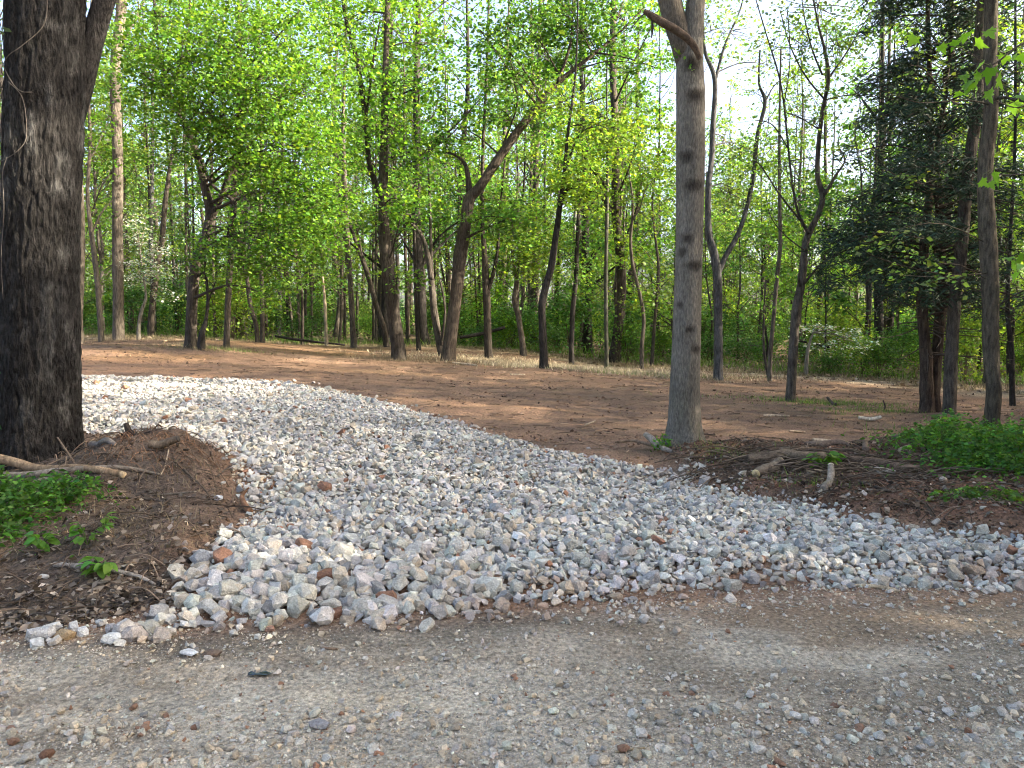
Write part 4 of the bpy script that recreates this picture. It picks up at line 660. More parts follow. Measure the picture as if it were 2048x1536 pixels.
# --- lone trunk right of the centre, smooth grey bark with dark branch scars
def lone_trunk():
    Y = MID_BASE[2]; p = at(*MID_BASE); base = np.array((p[0], p[1], tz(p[0], p[1])))
    root = empty('poplar_tree', base); tag(root, 'big lone grey trunk with dark branch scars standing before the clearing', 'tree')
    T = [(1366, 905, 106), (1366, 890, 92), (1367, 870, 78), (1368, 840, 68), (1369, 780, 61), (1372, 700, 58), (1375, 600, 55), (1378, 500, 53), (1380, 400, 55), (1381, 300, 56), (1381, 200, 56), (1380, 130, 52), (1386, 60, 40), (1392, 0, 36), (1405, -150, 32), (1420, -450, 26), (1430, -900, 14)]
    P = np.array([at(q[0], q[1], Y) for q in T]); P[0, 2] = base[2] - .1
    S = catmull(np.c_[P, np.array([pr(q[0], q[2], Y) for q in T])], 330); ns = 84; th = np.linspace(0, 2 * np.pi, ns, endpoint=False)
    L = np.concatenate([[0], np.cumsum(np.linalg.norm(np.diff(S[:, :3], axis=0), axis=1))]); TH, ZZ = np.meshgrid(th, L); arc = TH * .2
    rr_ = S[:, 3][:, None] * (1 + .035 * fbm(np.cos(TH) + 9, np.sin(TH) + ZZ * .8, 3, 301) + np.exp(-ZZ / .2) * .26 * np.cos(TH * 5 + .4)) + .004 * fbm(arc * 60, ZZ * 9, 3, 302)
    V = np.stack([S[:, 0:1] + rr_ * np.cos(TH), S[:, 1:2] + rr_ * np.sin(TH), S[:, 2:3] + 0 * TH], -1)
    col = np.broadcast_to(np.array((.14, .127, .107)), V.shape) * np.exp(.18 * fbm(arc * 12, ZZ * 2, 4, 303))[..., None]
    g = sstep(1.1, .1, ZZ) * sstep(-.2, .4, fbm(arc * 8, ZZ * 3, 3, 305)); col = col * (1 - .4 * g[..., None]) + np.array((.12, .125, .07)) * .4 * g[..., None]
    pj = to_px(V.reshape(-1, 3)); front = (V[..., 1] < S[:, 1:2]).ravel(); X = V.reshape(-1, 3).copy(); cf = col.reshape(-1, 3).copy()
    for (kx, ky, w, hh) in [(1392, 192, 20, 14), (1373, 314, 15, 12), (1388, 372, 20, 14), (1376, 478, 12, 12), (1388, 532, 17, 11), (1385, 130, 18, 16), (1365, 505, 9, 10), (1392, 700, 10, 9), (1380, 660, 9, 7), (1360, 610, 7, 7)]:
        d2 = ((pj[:, 0] - kx) / w) ** 2 + ((pj[:, 1] - ky) / hh) ** 2; w_ = np.exp(-(d2 * (1 + .5 * fbm(pj[:, 0] * .12, pj[:, 1] * .12, 3, 44))) ** 1.6) * front
        cf = cf * (1 - .82 * w_[:, None]) + np.array((.028, .023, .019)) * .82 * w_[:, None]
        brow = np.exp(-(((pj[:, 0] - kx) / (w * 1.3)) ** 2 + ((pj[:, 1] - ky + hh * .9) / (hh * .55)) ** 2)) * front
        X[:, 1] -= .016 * brow; X[:, 1] += .012 * w_
    k = len(S); i = np.arange(k - 1)[:, None] * ns; j = np.arange(ns)[None, :]; Q = np.stack([i + j, i + (j + 1) % ns, i + ns + (j + 1) % ns, i + ns + j], -1).reshape(-1, 4)
    mb = MB(); mb.add(X - base, Q, cf); mb.build('trunk', M_SMOOTH, root)
    def limb(name, pts, ns_=18, col=(.10, .085, .068), m=M_SMOOTH):
        L_ = np.array([np.r_[at(q[0], q[1], Y + q[3]), q[2] * Y / F / 2] for q in pts]); s = catmull(L_, len(pts) * 8); b = MB(); tube(b, s[:, :3] - base, s[:, 3], ns_, col, 0, True, .1, 5); return b.build(name, m, root)
    limb('limb', [(1380, 160, 36, .05), (1364, 90, 42, .0), (1348, 35, 44, 0), (1334, -20, 42, 0), (1300, -130, 44, -.1), (1240, -400, 32, -.2), (1180, -750, 16, -.3)])
    limb('broken_branch', [(1400, 118, 10, -.24), (1385, 88, 13, -.3), (1355, 62, 15, -.36), (1325, 45, 15, -.4), (1304, 32, 13, -.42), (1288, 22, 8, -.44)], 10, (.095, .07, .052), M_WOOD)
    limb('hanging_bark', [(1304, 38, 4, -.42), (1305, 55, 5, -.42), (1303, 76, 2, -.42)], 5, (.04, .03, .026), M_WOOD)
    limb('twig', [(1300, 20, 3, -.42), (1280, 35, 2.5, -.4), (1262, 58, 1.5, -.4)], 5, (.1, .085, .07), M_TWIG)
    rng = np.random.default_rng(31); mb = MB()
    for q in range(30):
        c = np.array((base[0] - .3, base[1] + .5, 8.6)) + rng.normal(0, 1, 3) * np.array((2.4, 1.6, 1.5)) + np.array((0, 0, 1.5)); sprays(mb, c - base, np.array((1.0, 1.0, .7)), 150, G2, .11, rng, np.array((0, 0, 7.5)))
    mb.build('crown', [M_TWIG, M_LEAF], root)
    mb = MB()                                                     # fresh shoots at its foot and one on the branch collar
    for (cx, cy, dY, n, sx, sy) in [(1318, 890, -.35, 26, 9, 10), (1325, 880, -.3, 20, 8, 8), (1352, 100, -.35, 12, 6, 10), (1385, 135, -.35, 6, 5, 5)]:
        q = np.array([at(cx + rng.normal(0, sx), cy + rng.normal(0, sy), Y + dY) for _ in range(n)]); leaves(mb, q - base, .05, leafcol((.10, .21, .03), n, rng), 0, .75, .4, rng)
    tag(mb.build('shoots', M_LEAF, root), kind='stuff')
lone_trunk()

# --- dark cedar at the right
def cedar():
    Y = CEDAR_BASE[2]; p = at(*CEDAR_BASE); base = np.array((p[0], p[1], tz(p[0], p[1]))); rng = np.random.default_rng(55)
    root = empty('cedar_tree', base); tag(root, 'dark drooping cedar with fluted reddish twin stems at the right', 'tree')
    for path in [[(1850, 832, 40, 0), (1852, 800, 30, 0), (1850, 700, 26, 0), (1845, 600, 22, 0), (1850, 480, 20, 0), (1862, 350, 15, .1), (1860, 200, 12, .1), (1855, 0, 9, .1), (1850, -250, 5, .1)], [(1868, 832, 34, .1), (1868, 790, 26, .1), (1876, 680, 24, .1), (1884, 580, 22, .1), (1880, 450, 18, .1), (1875, 300, 12, .2), (1900, 120, 9, .3), (1905, -100, 5, .3)]]:
        L = np.array([np.r_[at(q[0], q[1], Y + q[3]), pr(q[0], q[2], Y)] for q in path]); L[0, 2] = base[2] - .05; s = catmull(L, 80); mb = MB()
        th = np.linspace(0, 2 * np.pi, 18); tube(mb, s[:, :3] - base, s[:, 3], 18, (.06, .045, .035), 0, True, .35, int(path[0][0])); mb.build('trunk', M_BARK, root)
    ax = at(1862, 500, Y)[0] - base[0]; mb = MB(); nd = MB()
    for k in range(250):
        z = 1.75 + 8.4 * rng.uniform(0, 1) ** 1.1; t = (z - 1.75) / 8.4; a = rng.uniform(0, 2 * np.pi); Lb = (1.38 * (1 - t) ** .75 + .22) * rng.uniform(.6, 1.1) * (1.15 - .15 * math.cos(a))
        s = np.array((ax + .06 * math.cos(a), .05 * math.sin(a), z)); d = np.array((math.cos(a), math.sin(a), 0))
        e = s + d * Lb + np.array((0, 0, -.05 * Lb + rng.normal(0, .12))); m = (s + e) / 2 + np.array((0, 0, .13 * Lb)); pth = catmull([s, m, e], 10)
        tube(mb, pth, np.linspace(.022, .004, 10) * (1.2 - .6 * t), 4, (.05, .038, .03), 0, False)
        dens = 1.0 if (math.cos(a) < .35) else .55
        ns_ = int(rng.integers(10, 16) * dens * max(.5, Lb / 1.6))
        for _ in range(ns_):
            f = rng.uniform(.35, 1.02); i = min(int(f * 9), 9); c = pth[i] + rng.normal(0, .13, 3) * np.array((1, 1, .7)); nn = 24
            leaves(nd, c + rng.normal(0, .09, (nn, 3)) * np.array((1, 1, .75)), .125 * np.exp(rng.normal(0, .25, nn)), leafcol((.036, .060, .036), nn, rng, .3), 0, .16, .2, rng, .5)
    mb.build('branchwork', M_TWIG, root); nd.build('crown', M_NEEDLE, root)
    mb = MB()
    for k in range(34):                                           # bare dead lower twigs
        z = rng.uniform(1.0, 2.4); a = rng.uniform(0, 2 * np.pi); Lb = rng.uniform(.4, 1.5); s = np.array((ax, 0, z)); e = s + np.array((math.cos(a) * Lb, math.sin(a) * Lb, rng.normal(-.05, .15)))
        tube(mb, catmull([s, (s + e) / 2 + rng.normal(0, .06, 3), e], 7), np.linspace(.014, .003, 7), 4, (.07, .055, .045), 0, False)
    mb.build('deadwood', M_TWIG, root)
cedar()
# ------------------------------------------------------------------ the woods behind: prototypes, then one object per tree
def proto_tree(seed, H, r, lo, nclump, nleaf, lc, ls, spread, bark, lean=.03):
    rng = np.random.default_rng(seed); k = 9; z = np.linspace(0, H, k); P = np.c_[np.cumsum(rng.normal(0, lean * H / k * 1.6, k)), np.cumsum(rng.normal(0, lean * H / k * 1.6, k)), z]; P[0, :2] = 0; P[0, 2] = -.3
    S = catmull(np.c_[P, r * (1 - .85 * np.linspace(0, 1, k) ** 1.1)], 34); S[:2, 3] *= 1.25
    tb = MB(); tube(tb, S[:, :3], S[:, 3], 9, np.array(bark)[None] * (1 + .2 * fbm(np.linspace(0, 7, 34), np.full(34, seed * 1.7), 3, 2))[:, None], 0, True, .12, seed)
    cb = MB(); fork = rng.uniform(.3, .6)
    for i in range(nclump):
        t = lo + (1 - lo) * rng.uniform(0, 1) ** .85; j = int(t * 33); a = rng.uniform(0, 2 * np.pi); s = S[max(0, j - 3), :3]
        rad = spread * (1.05 - .75 * abs(t - .55 * (1 + lo) / 1.3)) * rng.uniform(.35, 1.0); c = S[j, :3] + np.array((math.cos(a) * rad, math.sin(a) * rad, rng.uniform(0, .35) * rad))
        tube(tb, catmull([s, (s + c) / 2 + rng.normal(0, .15, 3), c], 8), np.linspace(max(.012, S[j, 3] * .42), .007, 8), 5, np.array(bark) * .9, 0, False)
        q = rng.uniform(.5, .95) * spread * .42; sprays(cb, c, np.array((q, q, q * .7)), int(nleaf / nclump), lc, ls, rng, c - (c - s) * .3, per=16)
    return tb.build('trunk', M_BARK, link=False), cb.build('crown', [M_TWIG, M_LEAF], link=False)
TALL = [proto_tree(1000 + i, H, r, lo, nc, nl, lc, ls, sp, bk, ln) for i, (H, r, lo, nc, nl, lc, ls, sp, bk, ln) in enumerate([
    (17, .15, .24, 24, 2500, G2, 0.126, 2.6, BK1, .03), (19, .19, .28, 26, 2800, G1, 0.126, 2.9, BK2, .02), (15, .11, .20, 22, 2400, G3, 0.118, 2.2, BK3, .05), (18, .13, .34, 22, 1900, G5, 0.118, 2.4, BK5, .03),
    (16, .17, .22, 24, 2500, G2, 0.134, 2.8, BK4, .04), (20, .16, .3, 24, 2400, G3, 0.126, 2.7, BK2, .02), (14, .08, .2, 20, 2000, G1, 0.118, 1.9, BK4, .06)])]
SAP = [proto_tree(1100 + i, H, r, lo, nc, nl, lc, ls, sp, bk, ln) for i, (H, r, lo, nc, nl, lc, ls, sp, bk, ln) in enumerate([
    (6.5, .045, .2, 18, 2000, G1, 0.097, 1.5, BK1, .06), (8, .06, .25, 20, 2400, G3, 0.101, 1.7, BK2, .06), (5, .035, .12, 16, 1700, G2, 0.092, 1.4, BK4, .08), (9, .065, .3, 22, 2400, G3, 0.101, 1.6, BK3, .07), (7, .05, .15, 20, 2300, G4, 0.101, 1.7, BK1, .06)])]
POLE = [proto_tree(1300 + i, H, r, lo, nc, nl, lc, ls, sp, bk, ln) for i, (H, r, lo, nc, nl, lc, ls, sp, bk, ln) in enumerate([
    (13, .055, .3, 12, 800, G2, .12, 1.2, BK2, .012), (15, .07, .35, 13, 900, G3, .12, 1.3, BK1, .01), (11, .04, .3, 10, 700, G5, .12, 1.1, BK3, .018), (14, .06, .4, 12, 800, G1, .12, 1.3, BK4, .012)])]
def proto_shrub(seed, h, w, n, lc, ls, stems=9):
    rng = np.random.default_rng(seed); tb = MB(); cb = MB()
    for i in range(stems):
        a = rng.uniform(0, 2 * np.pi); e = np.array((math.cos(a) * w * rng.uniform(.1, .8), math.sin(a) * w * rng.uniform(.1, .8), h * rng.uniform(.6, 1.05)))
        tube(tb, catmull([(0, 0, -.1), e * np.array((.35, .35, .55)) + rng.normal(0, .05, 3), e], 7), np.linspace(.014, .003, 7), 4, (.09, .07, .05), 0, False)
        sprays(cb, e * .8, np.array((w * .45, w * .45, h * .3)), n // stems, lc, ls, rng, e * .3, per=14, twig=False)
    q = rng.normal(0, 1, (n // 3, 3)) * np.array((w * .5, w * .5, 0)); q[:, 2] = rng.uniform(.03, .6, n // 3) * h; leaves(cb, q, ls * np.exp(rng.normal(0, .2, n // 3)), leafcol(lc, n // 3, rng), 1, .7, .45, rng)
    return tb.build('stem', M_TWIG, link=False), cb.build('foliage', [M_TWIG, M_LEAF], link=False)
SHR = [proto_shrub(1200 + i, *a) for i, a in enumerate([(1.5, .9, 1500, G2, .075), (1.9, 1.0, 1800, G4, .08), (1.1, .9, 1300, G1, .07), (2.2, 1.1, 1900, G3, .085), (.8, .8, 1000, G4, .065)])]

ZONES = [(300, 'behind the straight trunk'), (620, 'behind the bright maple'), (860, 'behind the split trunk'), (1010, 'behind the leaning tree'), (1190, 'behind the curved trunk'),
         (1400, 'behind the pole trunk'), (1560, 'behind the blue-grey trunk'), (1760, 'behind the crooked tree'), (9999, 'behind the dark cedar')]
def zone(px): return next(t for m, t in ZONES if px < m)
def plant(name, me, x, y, sc_, rz, label, cat, group, z=None):
    root = empty(name, (x, y, tz(x, y) if z is None else z)); root.rotation_euler = (0, 0, rz); root.scale = (sc_,) * 3
    for pn, m in zip(('trunk', 'crown') if name != 'shrub' else ('stem', 'foliage'), me): put(pn, m, root)
    return tag(root, label, cat, group)
ROW = {}
def woods():
    rng = np.random.default_rng(21); taken = [tuple(at(h['t'][0][0], h['t'][0][1], h['Y'])[:2]) for h in HERO]
    def spot(y0, y1, mind, tries=60, edge=.5):
        for _ in range(tries):
            y = y0 + (y1 - y0) * rng.uniform(0, 1) ** .8; x = rng.uniform(-.72 * y - 1, .72 * y + 1)
            if y < wood_edge(x) + edge: continue
            if all((x - a) ** 2 + (y - b) ** 2 > mind ** 2 for a, b in taken): taken.append((x, y)); return x, y
        return None
    W_T = [.2, .2, .13, .12, .13, .12, .1]
    for (y0, y1, n, nm, lib, pw, mind, word) in [(24, 38, 34, 'forest_tree', TALL, W_T, 2.1, 'edge'), (38, 62, 66, 'forest_tree', TALL, W_T, 1.9, 'deep'),
                                               (18, 34, 42, 'understory_tree', SAP, None, 1.2, 'edge'), (34, 54, 44, 'understory_tree', SAP, None, 1.2, 'deep'), (24, 36, 60, 'pole_tree', POLE, None, .9, 'edge'), (36, 58, 110, 'pole_tree', POLE, None, .9, 'deep')]:
        for _ in range(n):
            s = spot(y0, y1, mind)
            if s is None: continue
            x, y = s; px = to_px((x, y, 3.0))[0, 0]
            if lib in (TALL, POLE) and ((1290 < px < 1720 and rng.uniform() < .55) or (820 < px <= 1290 and rng.uniform() < .1)): continue
            me = lib[rng.choice(len(lib), p=pw)]
            ROW.setdefault((nm, word, zone(px)), []).append((px, plant(nm, me, x, y, rng.uniform(.85, 1.2), rng.uniform(0, 6.28), 'tree', 'tree', 'trees')))
    taken2 = []
    for _ in range(115):
        for _t in range(40):
            y = rng.uniform(16, 44); x = rng.uniform(-.72 * y, .72 * y)
            if y < wood_edge(x) + 1.0 or any((x - a) ** 2 + (y - b) ** 2 < 1.0 for a, b in taken2): continue
            taken2.append((x, y)); px = to_px((x, y, 1.0))[0, 0]
            sh = plant('shrub', SHR[rng.integers(0, 5)], x, y, rng.uniform(.7, 1.25) * (1.15 if y > 24 else .8), rng.uniform(0, 6.28), 'shrub', 'shrub', 'shrubs'); ROW.setdefault(('shrub', '', zone(px)), []).append((px, sh)); break
woods()
ORD = ('first second third fourth fifth sixth seventh eighth ninth tenth eleventh twelfth thirteenth fourteenth fifteenth sixteenth seventeenth eighteenth nineteenth twentieth ' + ' '.join('twenty-' + q for q in 'first second third fourth fifth sixth seventh eighth ninth'.split()) + ' thirtieth').split()
for (nm, word, zn), row in ROW.items():
    row.sort(key=lambda q: q[0])
    for i, (px, o) in enumerate(row):
        what = {'forest_tree': {'edge': 'tall tree at the wood edge', 'deep': 'tall tree deep in the woods'}, 'pole_tree': {'edge': 'slim straight pole at the wood edge', 'deep': 'slim straight pole deep in the woods'}, 'understory_tree': {'edge': 'thin low tree at the wood edge', 'deep': 'thin low tree deep in the woods'}, 'shrub': {'': 'green undergrowth shrub'}}[nm][word]
        tag(o, f'{what} {zn}, {ORD[min(i, 29)]} from left', None, f'{what.replace("tree", "trees").replace("shrub", "shrubs").replace("pole at", "poles at").replace("pole deep", "poles deep")} {zn}')
# masses nobody could count: the far woods, and the woods along the lane outside the picture that shade it
def instancer(name, pts, lib, label, cat, rng):
    coll = bpy.data.collections.new(name + '_kinds')
    for i, (a, b) in enumerate(lib):
        m = bpy.data.meshes.new_from_object
        bmn = bmesh.new(); bmn.from_mesh(a); nmat = 0
        me = a.copy(); o = bpy.data.objects.new(f'{name}_kind', me); bm = bmesh.new(); bm.from_mesh(a); n0 = len(bm.faces); bm.from_mesh(b); bm.faces.ensure_lookup_table()
        for f in bm.faces[n0:]: f.material_index += 1
        bm.to_mesh(me); bm.free(); bmn.free(); me.materials.clear()
        for q in (M_BARK, M_TWIG, M_LEAF): me.materials.append(q)
        coll.objects.link(o)
    me = bpy.data.meshes.new(name); me.from_pydata([tuple(p[:3]) for p in pts], [], [])
    for nm, arr in (('rz', rng.uniform(0, 6.28, len(pts))), ('sz', [p[3] for p in pts])):
        a = me.attributes.new(nm, 'FLOAT', 'POINT'); a.data.foreach_set('value', np.asarray(arr, np.float32))
    o = put(name, me); ng = bpy.data.node_groups.new(name, 'GeometryNodeTree'); ng.is_modifier = True
    ng.interface.new_socket('Geometry', in_out='INPUT', socket_type='NodeSocketGeometry'); ng.interface.new_socket('Geometry', in_out='OUTPUT', socket_type='NodeSocketGeometry')
    N, L = ng.nodes, ng.links; gi = N.new('NodeGroupInput'); go = N.new('NodeGroupOutput'); ip = N.new('GeometryNodeInstanceOnPoints'); ci = N.new('GeometryNodeCollectionInfo')
    ci.inputs['Collection'].default_value = coll; ci.inputs['Separate Children'].default_value = True; ci.inputs['Reset Children'].default_value = True
    ip.inputs['Pick Instance'].default_value = True
    def attr(nm):
        a = N.new('GeometryNodeInputNamedAttribute'); a.data_type = 'FLOAT'; a.inputs['Name'].default_value = nm; return a.outputs['Attribute']
    cx = N.new('ShaderNodeCombineXYZ'); L.new(attr('rz'), cx.inputs['Z']); e2r = N.new('FunctionNodeEulerToRotation'); L.new(cx.outputs[0], e2r.inputs[0])
    L.new(gi.outputs[0], ip.inputs['Points']); L.new(ci.outputs[0], ip.inputs['Instance']); L.new(e2r.outputs[0], ip.inputs['Rotation']); L.new(attr('sz'), ip.inputs['Scale']); L.new(ip.outputs[0], go.inputs[0])
    o.modifiers.new('scatter', 'NODES').node_group = ng
    return tag(o, label, cat, kind='stuff')
rg = np.random.default_rng(66); far = []
while len(far) < 230:
    y = rg.uniform(60, 120); x = rg.uniform(-.78 * y, .78 * y); far.append((x, y, float(np.clip(.5 - .025 * x, -.25, 1.2)) - .1, rg.uniform(.8, 1.15)))
for _ in range(330):
    y = rg.uniform(44, 100); x = rg.uniform(-.76 * y, .76 * y); far.append((x, y, float(np.clip(.5 - .025 * x, -.25, 1.2)) - .1, -rg.uniform(1.0, 1.8)))
nlow = 330
instancer('distant_woods', [q for q in far if q[3] > 0], TALL + SAP[:3], 'far-off green woods closing the view behind all the trees', 'woods', rg)
instancer('distant_undergrowth', [(*q[:3], -q[3]) for q in far if q[3] < 0], SHR + SAP[:2], 'far-off green undergrowth between the trunks of the deep woods', 'undergrowth', rg)
side = []
while len(side) < 250:
    y = rg.uniform(-16, 30); x = rg.uniform(9, 46)
    if (y > 7 and rg.uniform() < .35) or x < .72 * max(y, 0) + 3.8 or (abs(y - 2.5) < 2.6 and x < 13) or any((x - q[0]) ** 2 + (y - q[1]) ** 2 < 2.3 for q in side): continue  # unseen trees, thinned further back to let sun onto the clearing
    side.append((x, y, tz(min(x, 30), max(y, -5)) - .1, rg.uniform(.75, 1.05)))
for _ in range(16):  # extra unseen trees added to keep the sun off the lane
    side.append((rg.uniform(11, 24), rg.uniform(-7, 3), -.1, rg.uniform(.7, .95)))
for _ in range(22):
    side.append((rg.uniform(-26, 10), rg.uniform(-24, -9), -.1, rg.uniform(.85, 1.1)))
instancer('roadside_woods', side, TALL, 'unseen woods beside and behind the viewpoint, filled out to shade the lane', 'woods', rg)

# ------------------------------------------------------------------ dogwoods in bloom
def dogwood(px, py, Y, clumps, label, seed, stem):
    rng = np.random.default_rng(seed); p = at(px, py, Y); base = np.array((p[0], p[1], tz(p[0], p[1]))); root = empty('dogwood_tree', base); tag(root, label, 'tree')
    L = np.array([np.r_[at(q[0], q[1], Y), q[2] * Y / F / 2] for q in stem]); L[0, :3] = base - (0, 0, .05); s = catmull(L, 24); mb = MB(); tube(mb, s[:, :3] - base, s[:, 3], 7, (.2, .18, .15), 0, True, .1); mb.build('trunk', M_BARK, root)
    mb = MB(); fl = MB()
    for (cx, cy, rx, ry, n, w) in clumps:
        c = at(cx, cy, Y + rng.uniform(-.5, .5)); k = Y / F; sp = s[-1, :3]
        tube(mb, catmull([sp, (sp + c) / 2 + np.array((0, 0, .1)), c], 7) - base, np.linspace(.02, .005, 7), 4, (.15, .13, .11), 0, False)
        sprays(mb, c - base, np.array((rx, rx, ry)) * k, int(n * (1 - w)), G5, .09, rng, sp - base, per=14); sprays(fl, c - base, np.array((rx, rx, ry)) * k * 1.05, int(n * w), (.50, .54, .42), .07, rng, sp - base, per=14, twig=False, up=.75, lm=0, flat=.08, width=.95)
    mb.build('crown', [M_TWIG, M_LEAF], root); fl.build('blossom', M_PETAL, root)
dogwood(278, 682, 24.2, [(272, 470, 30, 28, 420, .75), (300, 500, 30, 25, 420, .7), (285, 535, 40, 18, 450, .75), (265, 560, 30, 15, 300, .7), (330, 545, 40, 18, 350, .5), (320, 590, 35, 12, 200, .5), (270, 430, 25, 25, 250, .6)], 'small dogwood in white blossom between the straight trunk and the maple', 41,
        [(277, 682, 9), (278, 650, 7), (284, 620, 7), (292, 595, 5), (288, 560, 4)])
dogwood(1612, 745, 20, [(1640, 655, 45, 10, 260, .7), (1690, 668, 35, 8, 200, .7), (1720, 690, 25, 8, 120, .6), (1660, 690, 40, 10, 200, .5)], 'low spreading dogwood with white flower tiers between crooked tree and cedar', 42, [(1612, 745, 9), (1614, 715, 8), (1618, 690, 6), (1626, 665, 4)])

# ------------------------------------------------------------------ near leaf sprays hanging at the right, each large leaf its own part
def maple_leaf_mesh(seed):
    rng = np.random.default_rng(seed); pts = [(0, 0), (.16, .02), (.42, -.08), (.36, .12), (.62, .30), (.40, .36), (.44, .52), (.22, .50), (.16, .74), (0, 1.0), (-.16, .74), (-.22, .50), (-.44, .52), (-.40, .36), (-.62, .30), (-.36, .12), (-.42, -.08), (-.16, .02)]
    V = [(x, y, .12 * abs(x) - .18 * y * y + rng.normal(0, .02)) for x, y in pts] + [(0, .38, 0.0)]; n = len(pts)
    b = MB(); b.add(V, np.array([[n, i, (i + 1) % n] for i in range(n)]), leafcol((.16, .30, .035), 1, rng, .1)[0]); return b.build('leaf', M_LEAF, link=False)
MLEAF = [maple_leaf_mesh(i) for i in range(5)]
def leafy_branch(Y, stem, spots, label, seed):
    rng = np.random.default_rng(seed); P = np.array([at(*q, Y) for q in stem]); base = P[0]; root = empty('leafy_branch', base); tag(root, label, 'branch')
    s = catmull(P, 26); mb = MB(); tube(mb, s - base, np.linspace(.009, .0025, 26), 6, (.075, .06, .048), 0, True); mb.build('twig', M_TWIG, root)
    for (px, py, sz) in spots:
        q = at(px, py, Y + rng.normal(0, .12)); j = np.argmin(np.linalg.norm(s - q, axis=1)); mb = MB(); tube(mb, catmull([s[j], (s[j] + q) / 2 + np.array((0, 0, .02)), q], 5) - base, .0013, 3, (.12, .16, .05), 0, False); stk = mb.build('stalk', M_TWIG, root)
        o = put('leaf', MLEAF[rng.integers(0, 5)], stk); o.location = q - base; o.scale = (sz * 1.2 * Y / F,) * 3; o.rotation_euler = (rng.normal(-.9, .45), rng.normal(0, .4), rng.uniform(0, 6.28))
leafy_branch(5.6, [(2120, 60, ), (2040, 90), (1980, 130), (1930, 100), (1860, 85)], [(1935, 65, 24), (1950, 85, 26), (1975, 60, 22), (1915, 80, 22), (1968, 125, 24), (1985, 135, 28), (1998, 150, 30), (1960, 145, 22), (1945, 160, 24), (1832, 72, 20), (1880, 90, 18), (2010, 110, 22), (1935, 125, 18), (2035, 105, 26)], 'spray of bright lobed leaves hanging over the top of the right-hand trunks', 61)
leafy_branch(5.6, [(2120, 330), (2070, 345), (2010, 350), (1975, 345)], [(1985, 345, 30), (1960, 362, 16), (1978, 365, 16), (2035, 385, 26), (2040, 365, 22), (2050, 350, 24)], 'single bright star-shaped leaf cluster against the nearest right-hand trunk', 62)
leafy_branch(5.8, [(2130, 500), (2080, 520), (2030, 520)], [(2030, 522, 28), (2018, 515, 18), (2045, 530, 22), (2035, 545, 18), (2048, 512, 22)], 'low bright leaf cluster at the right picture edge beside the nearest trunk', 63)
leafy_branch(5.7, [(2130, 150), (2080, 190), (2030, 215), (1950, 180)], [(1940, 165, 22), (1955, 175, 20), (1978, 180, 24), (2036, 110, 22), (2025, 205, 24), (1925, 150, 18), (1925, 185, 18), (2045, 190, 24)], 'second spray of lobed leaves below the top one at the right', 64)

# ------------------------------------------------------------------ plants near the camera
def herb(px, py, Y, label, n, h, w, ls, col, seed, cat='plant', name='leafy_plant', leafparts=True):
    """a low plant: stems with leaves; leaves large in view are parts"""
    rng = np.random.default_rng(seed); p = at(px, py, Y); base = np.array((p[0], p[1], tz(p[0], p[1]))); root = empty(name, base); tag(root, label, cat)
    mb = MB(); i = 0
    for k in range(n):
        a = rng.uniform(0, 6.28); e = np.array((math.cos(a) * w * rng.uniform(.2, 1), math.sin(a) * w * rng.uniform(.2, 1), h * rng.uniform(.5, 1))); s = catmull([(0, 0, -.02), e * np.array((.4, .4, .7)), e], 6)
        tube(mb, s, np.linspace(.004, .002, 6), 4, (.07, .11, .03), 0, False)
        for j in range(4):
            q = s[rng.integers(2, 6)] if j else e; b = leafcol(col, 1, rng)[0]
            o = put('leaf', OVAL[rng.integers(0, len(OVAL))], root); o.location = q; o.scale = (ls * rng.uniform(.7, 1.2),) * 3; o.rotation_euler = (rng.normal(-.2, .3), rng.normal(0, .3), a - 1.57 + rng.normal(0, .9))
    mb.build('stem', M_TWIG, root); return root
def oval_leaf(seed, col):
    rng = np.random.default_rng(seed); t = np.linspace(0, 1, 6); w = .34 * np.sin(np.pi * t ** .8) ** .8; V = []
    for ti, wi in zip(t, w): V += [(-wi, ti, .22 * wi - .22 * ti ** 2), (0, ti, -.22 * ti ** 2), (wi, ti, .22 * wi - .22 * ti ** 2)]
    fs = []
    for i in range(5):
        for j in range(2): fs.append((i * 3 + j, i * 3 + j + 1, i * 3 + j + 4, i * 3 + j + 3))
    b = MB(); b.add(np.array(V), np.array(fs), leafcol(col, 1, rng, .15)[0]); return b.build('leaf', M_LEAF, link=False)
OVAL = [oval_leaf(i, (.115, .225, .03)) for i in range(6)]
herb(85, 1112, 4.62, 'small yellow-green seedling among dead leaves at the left', 6, .13, .08, .07, G3, 71)
herb(205, 1175, 4.32, 'broad-leaved green seedling growing over the grey stick', 6, .15, .11, .085, G1, 72)
herb(175, 1100, 4.68, 'small leafy seedling between the two sticks on the left bank', 6, .12, .12, .065, G1, 73)
herb(150, 1010, 5.45, 'dark green sprig beside the cut ends of the tan log', 7, .10, .12, .06, G4, 74)
herb(205, 1080, 4.8, 'two round pale leaves on a thin stalk on the left bank', 3, .14, .07, .06, G1, 75)
herb(1645, 955, 7.55, 'fresh green shoots sprouting where the peeled stake leans', 9, .20, .16, .10, G1, 76)
herb(1320, 880, 9.0, 'tuft of bright green leaves at the foot of the big lone trunk', 8, .14, .10, .07, G1, 77)
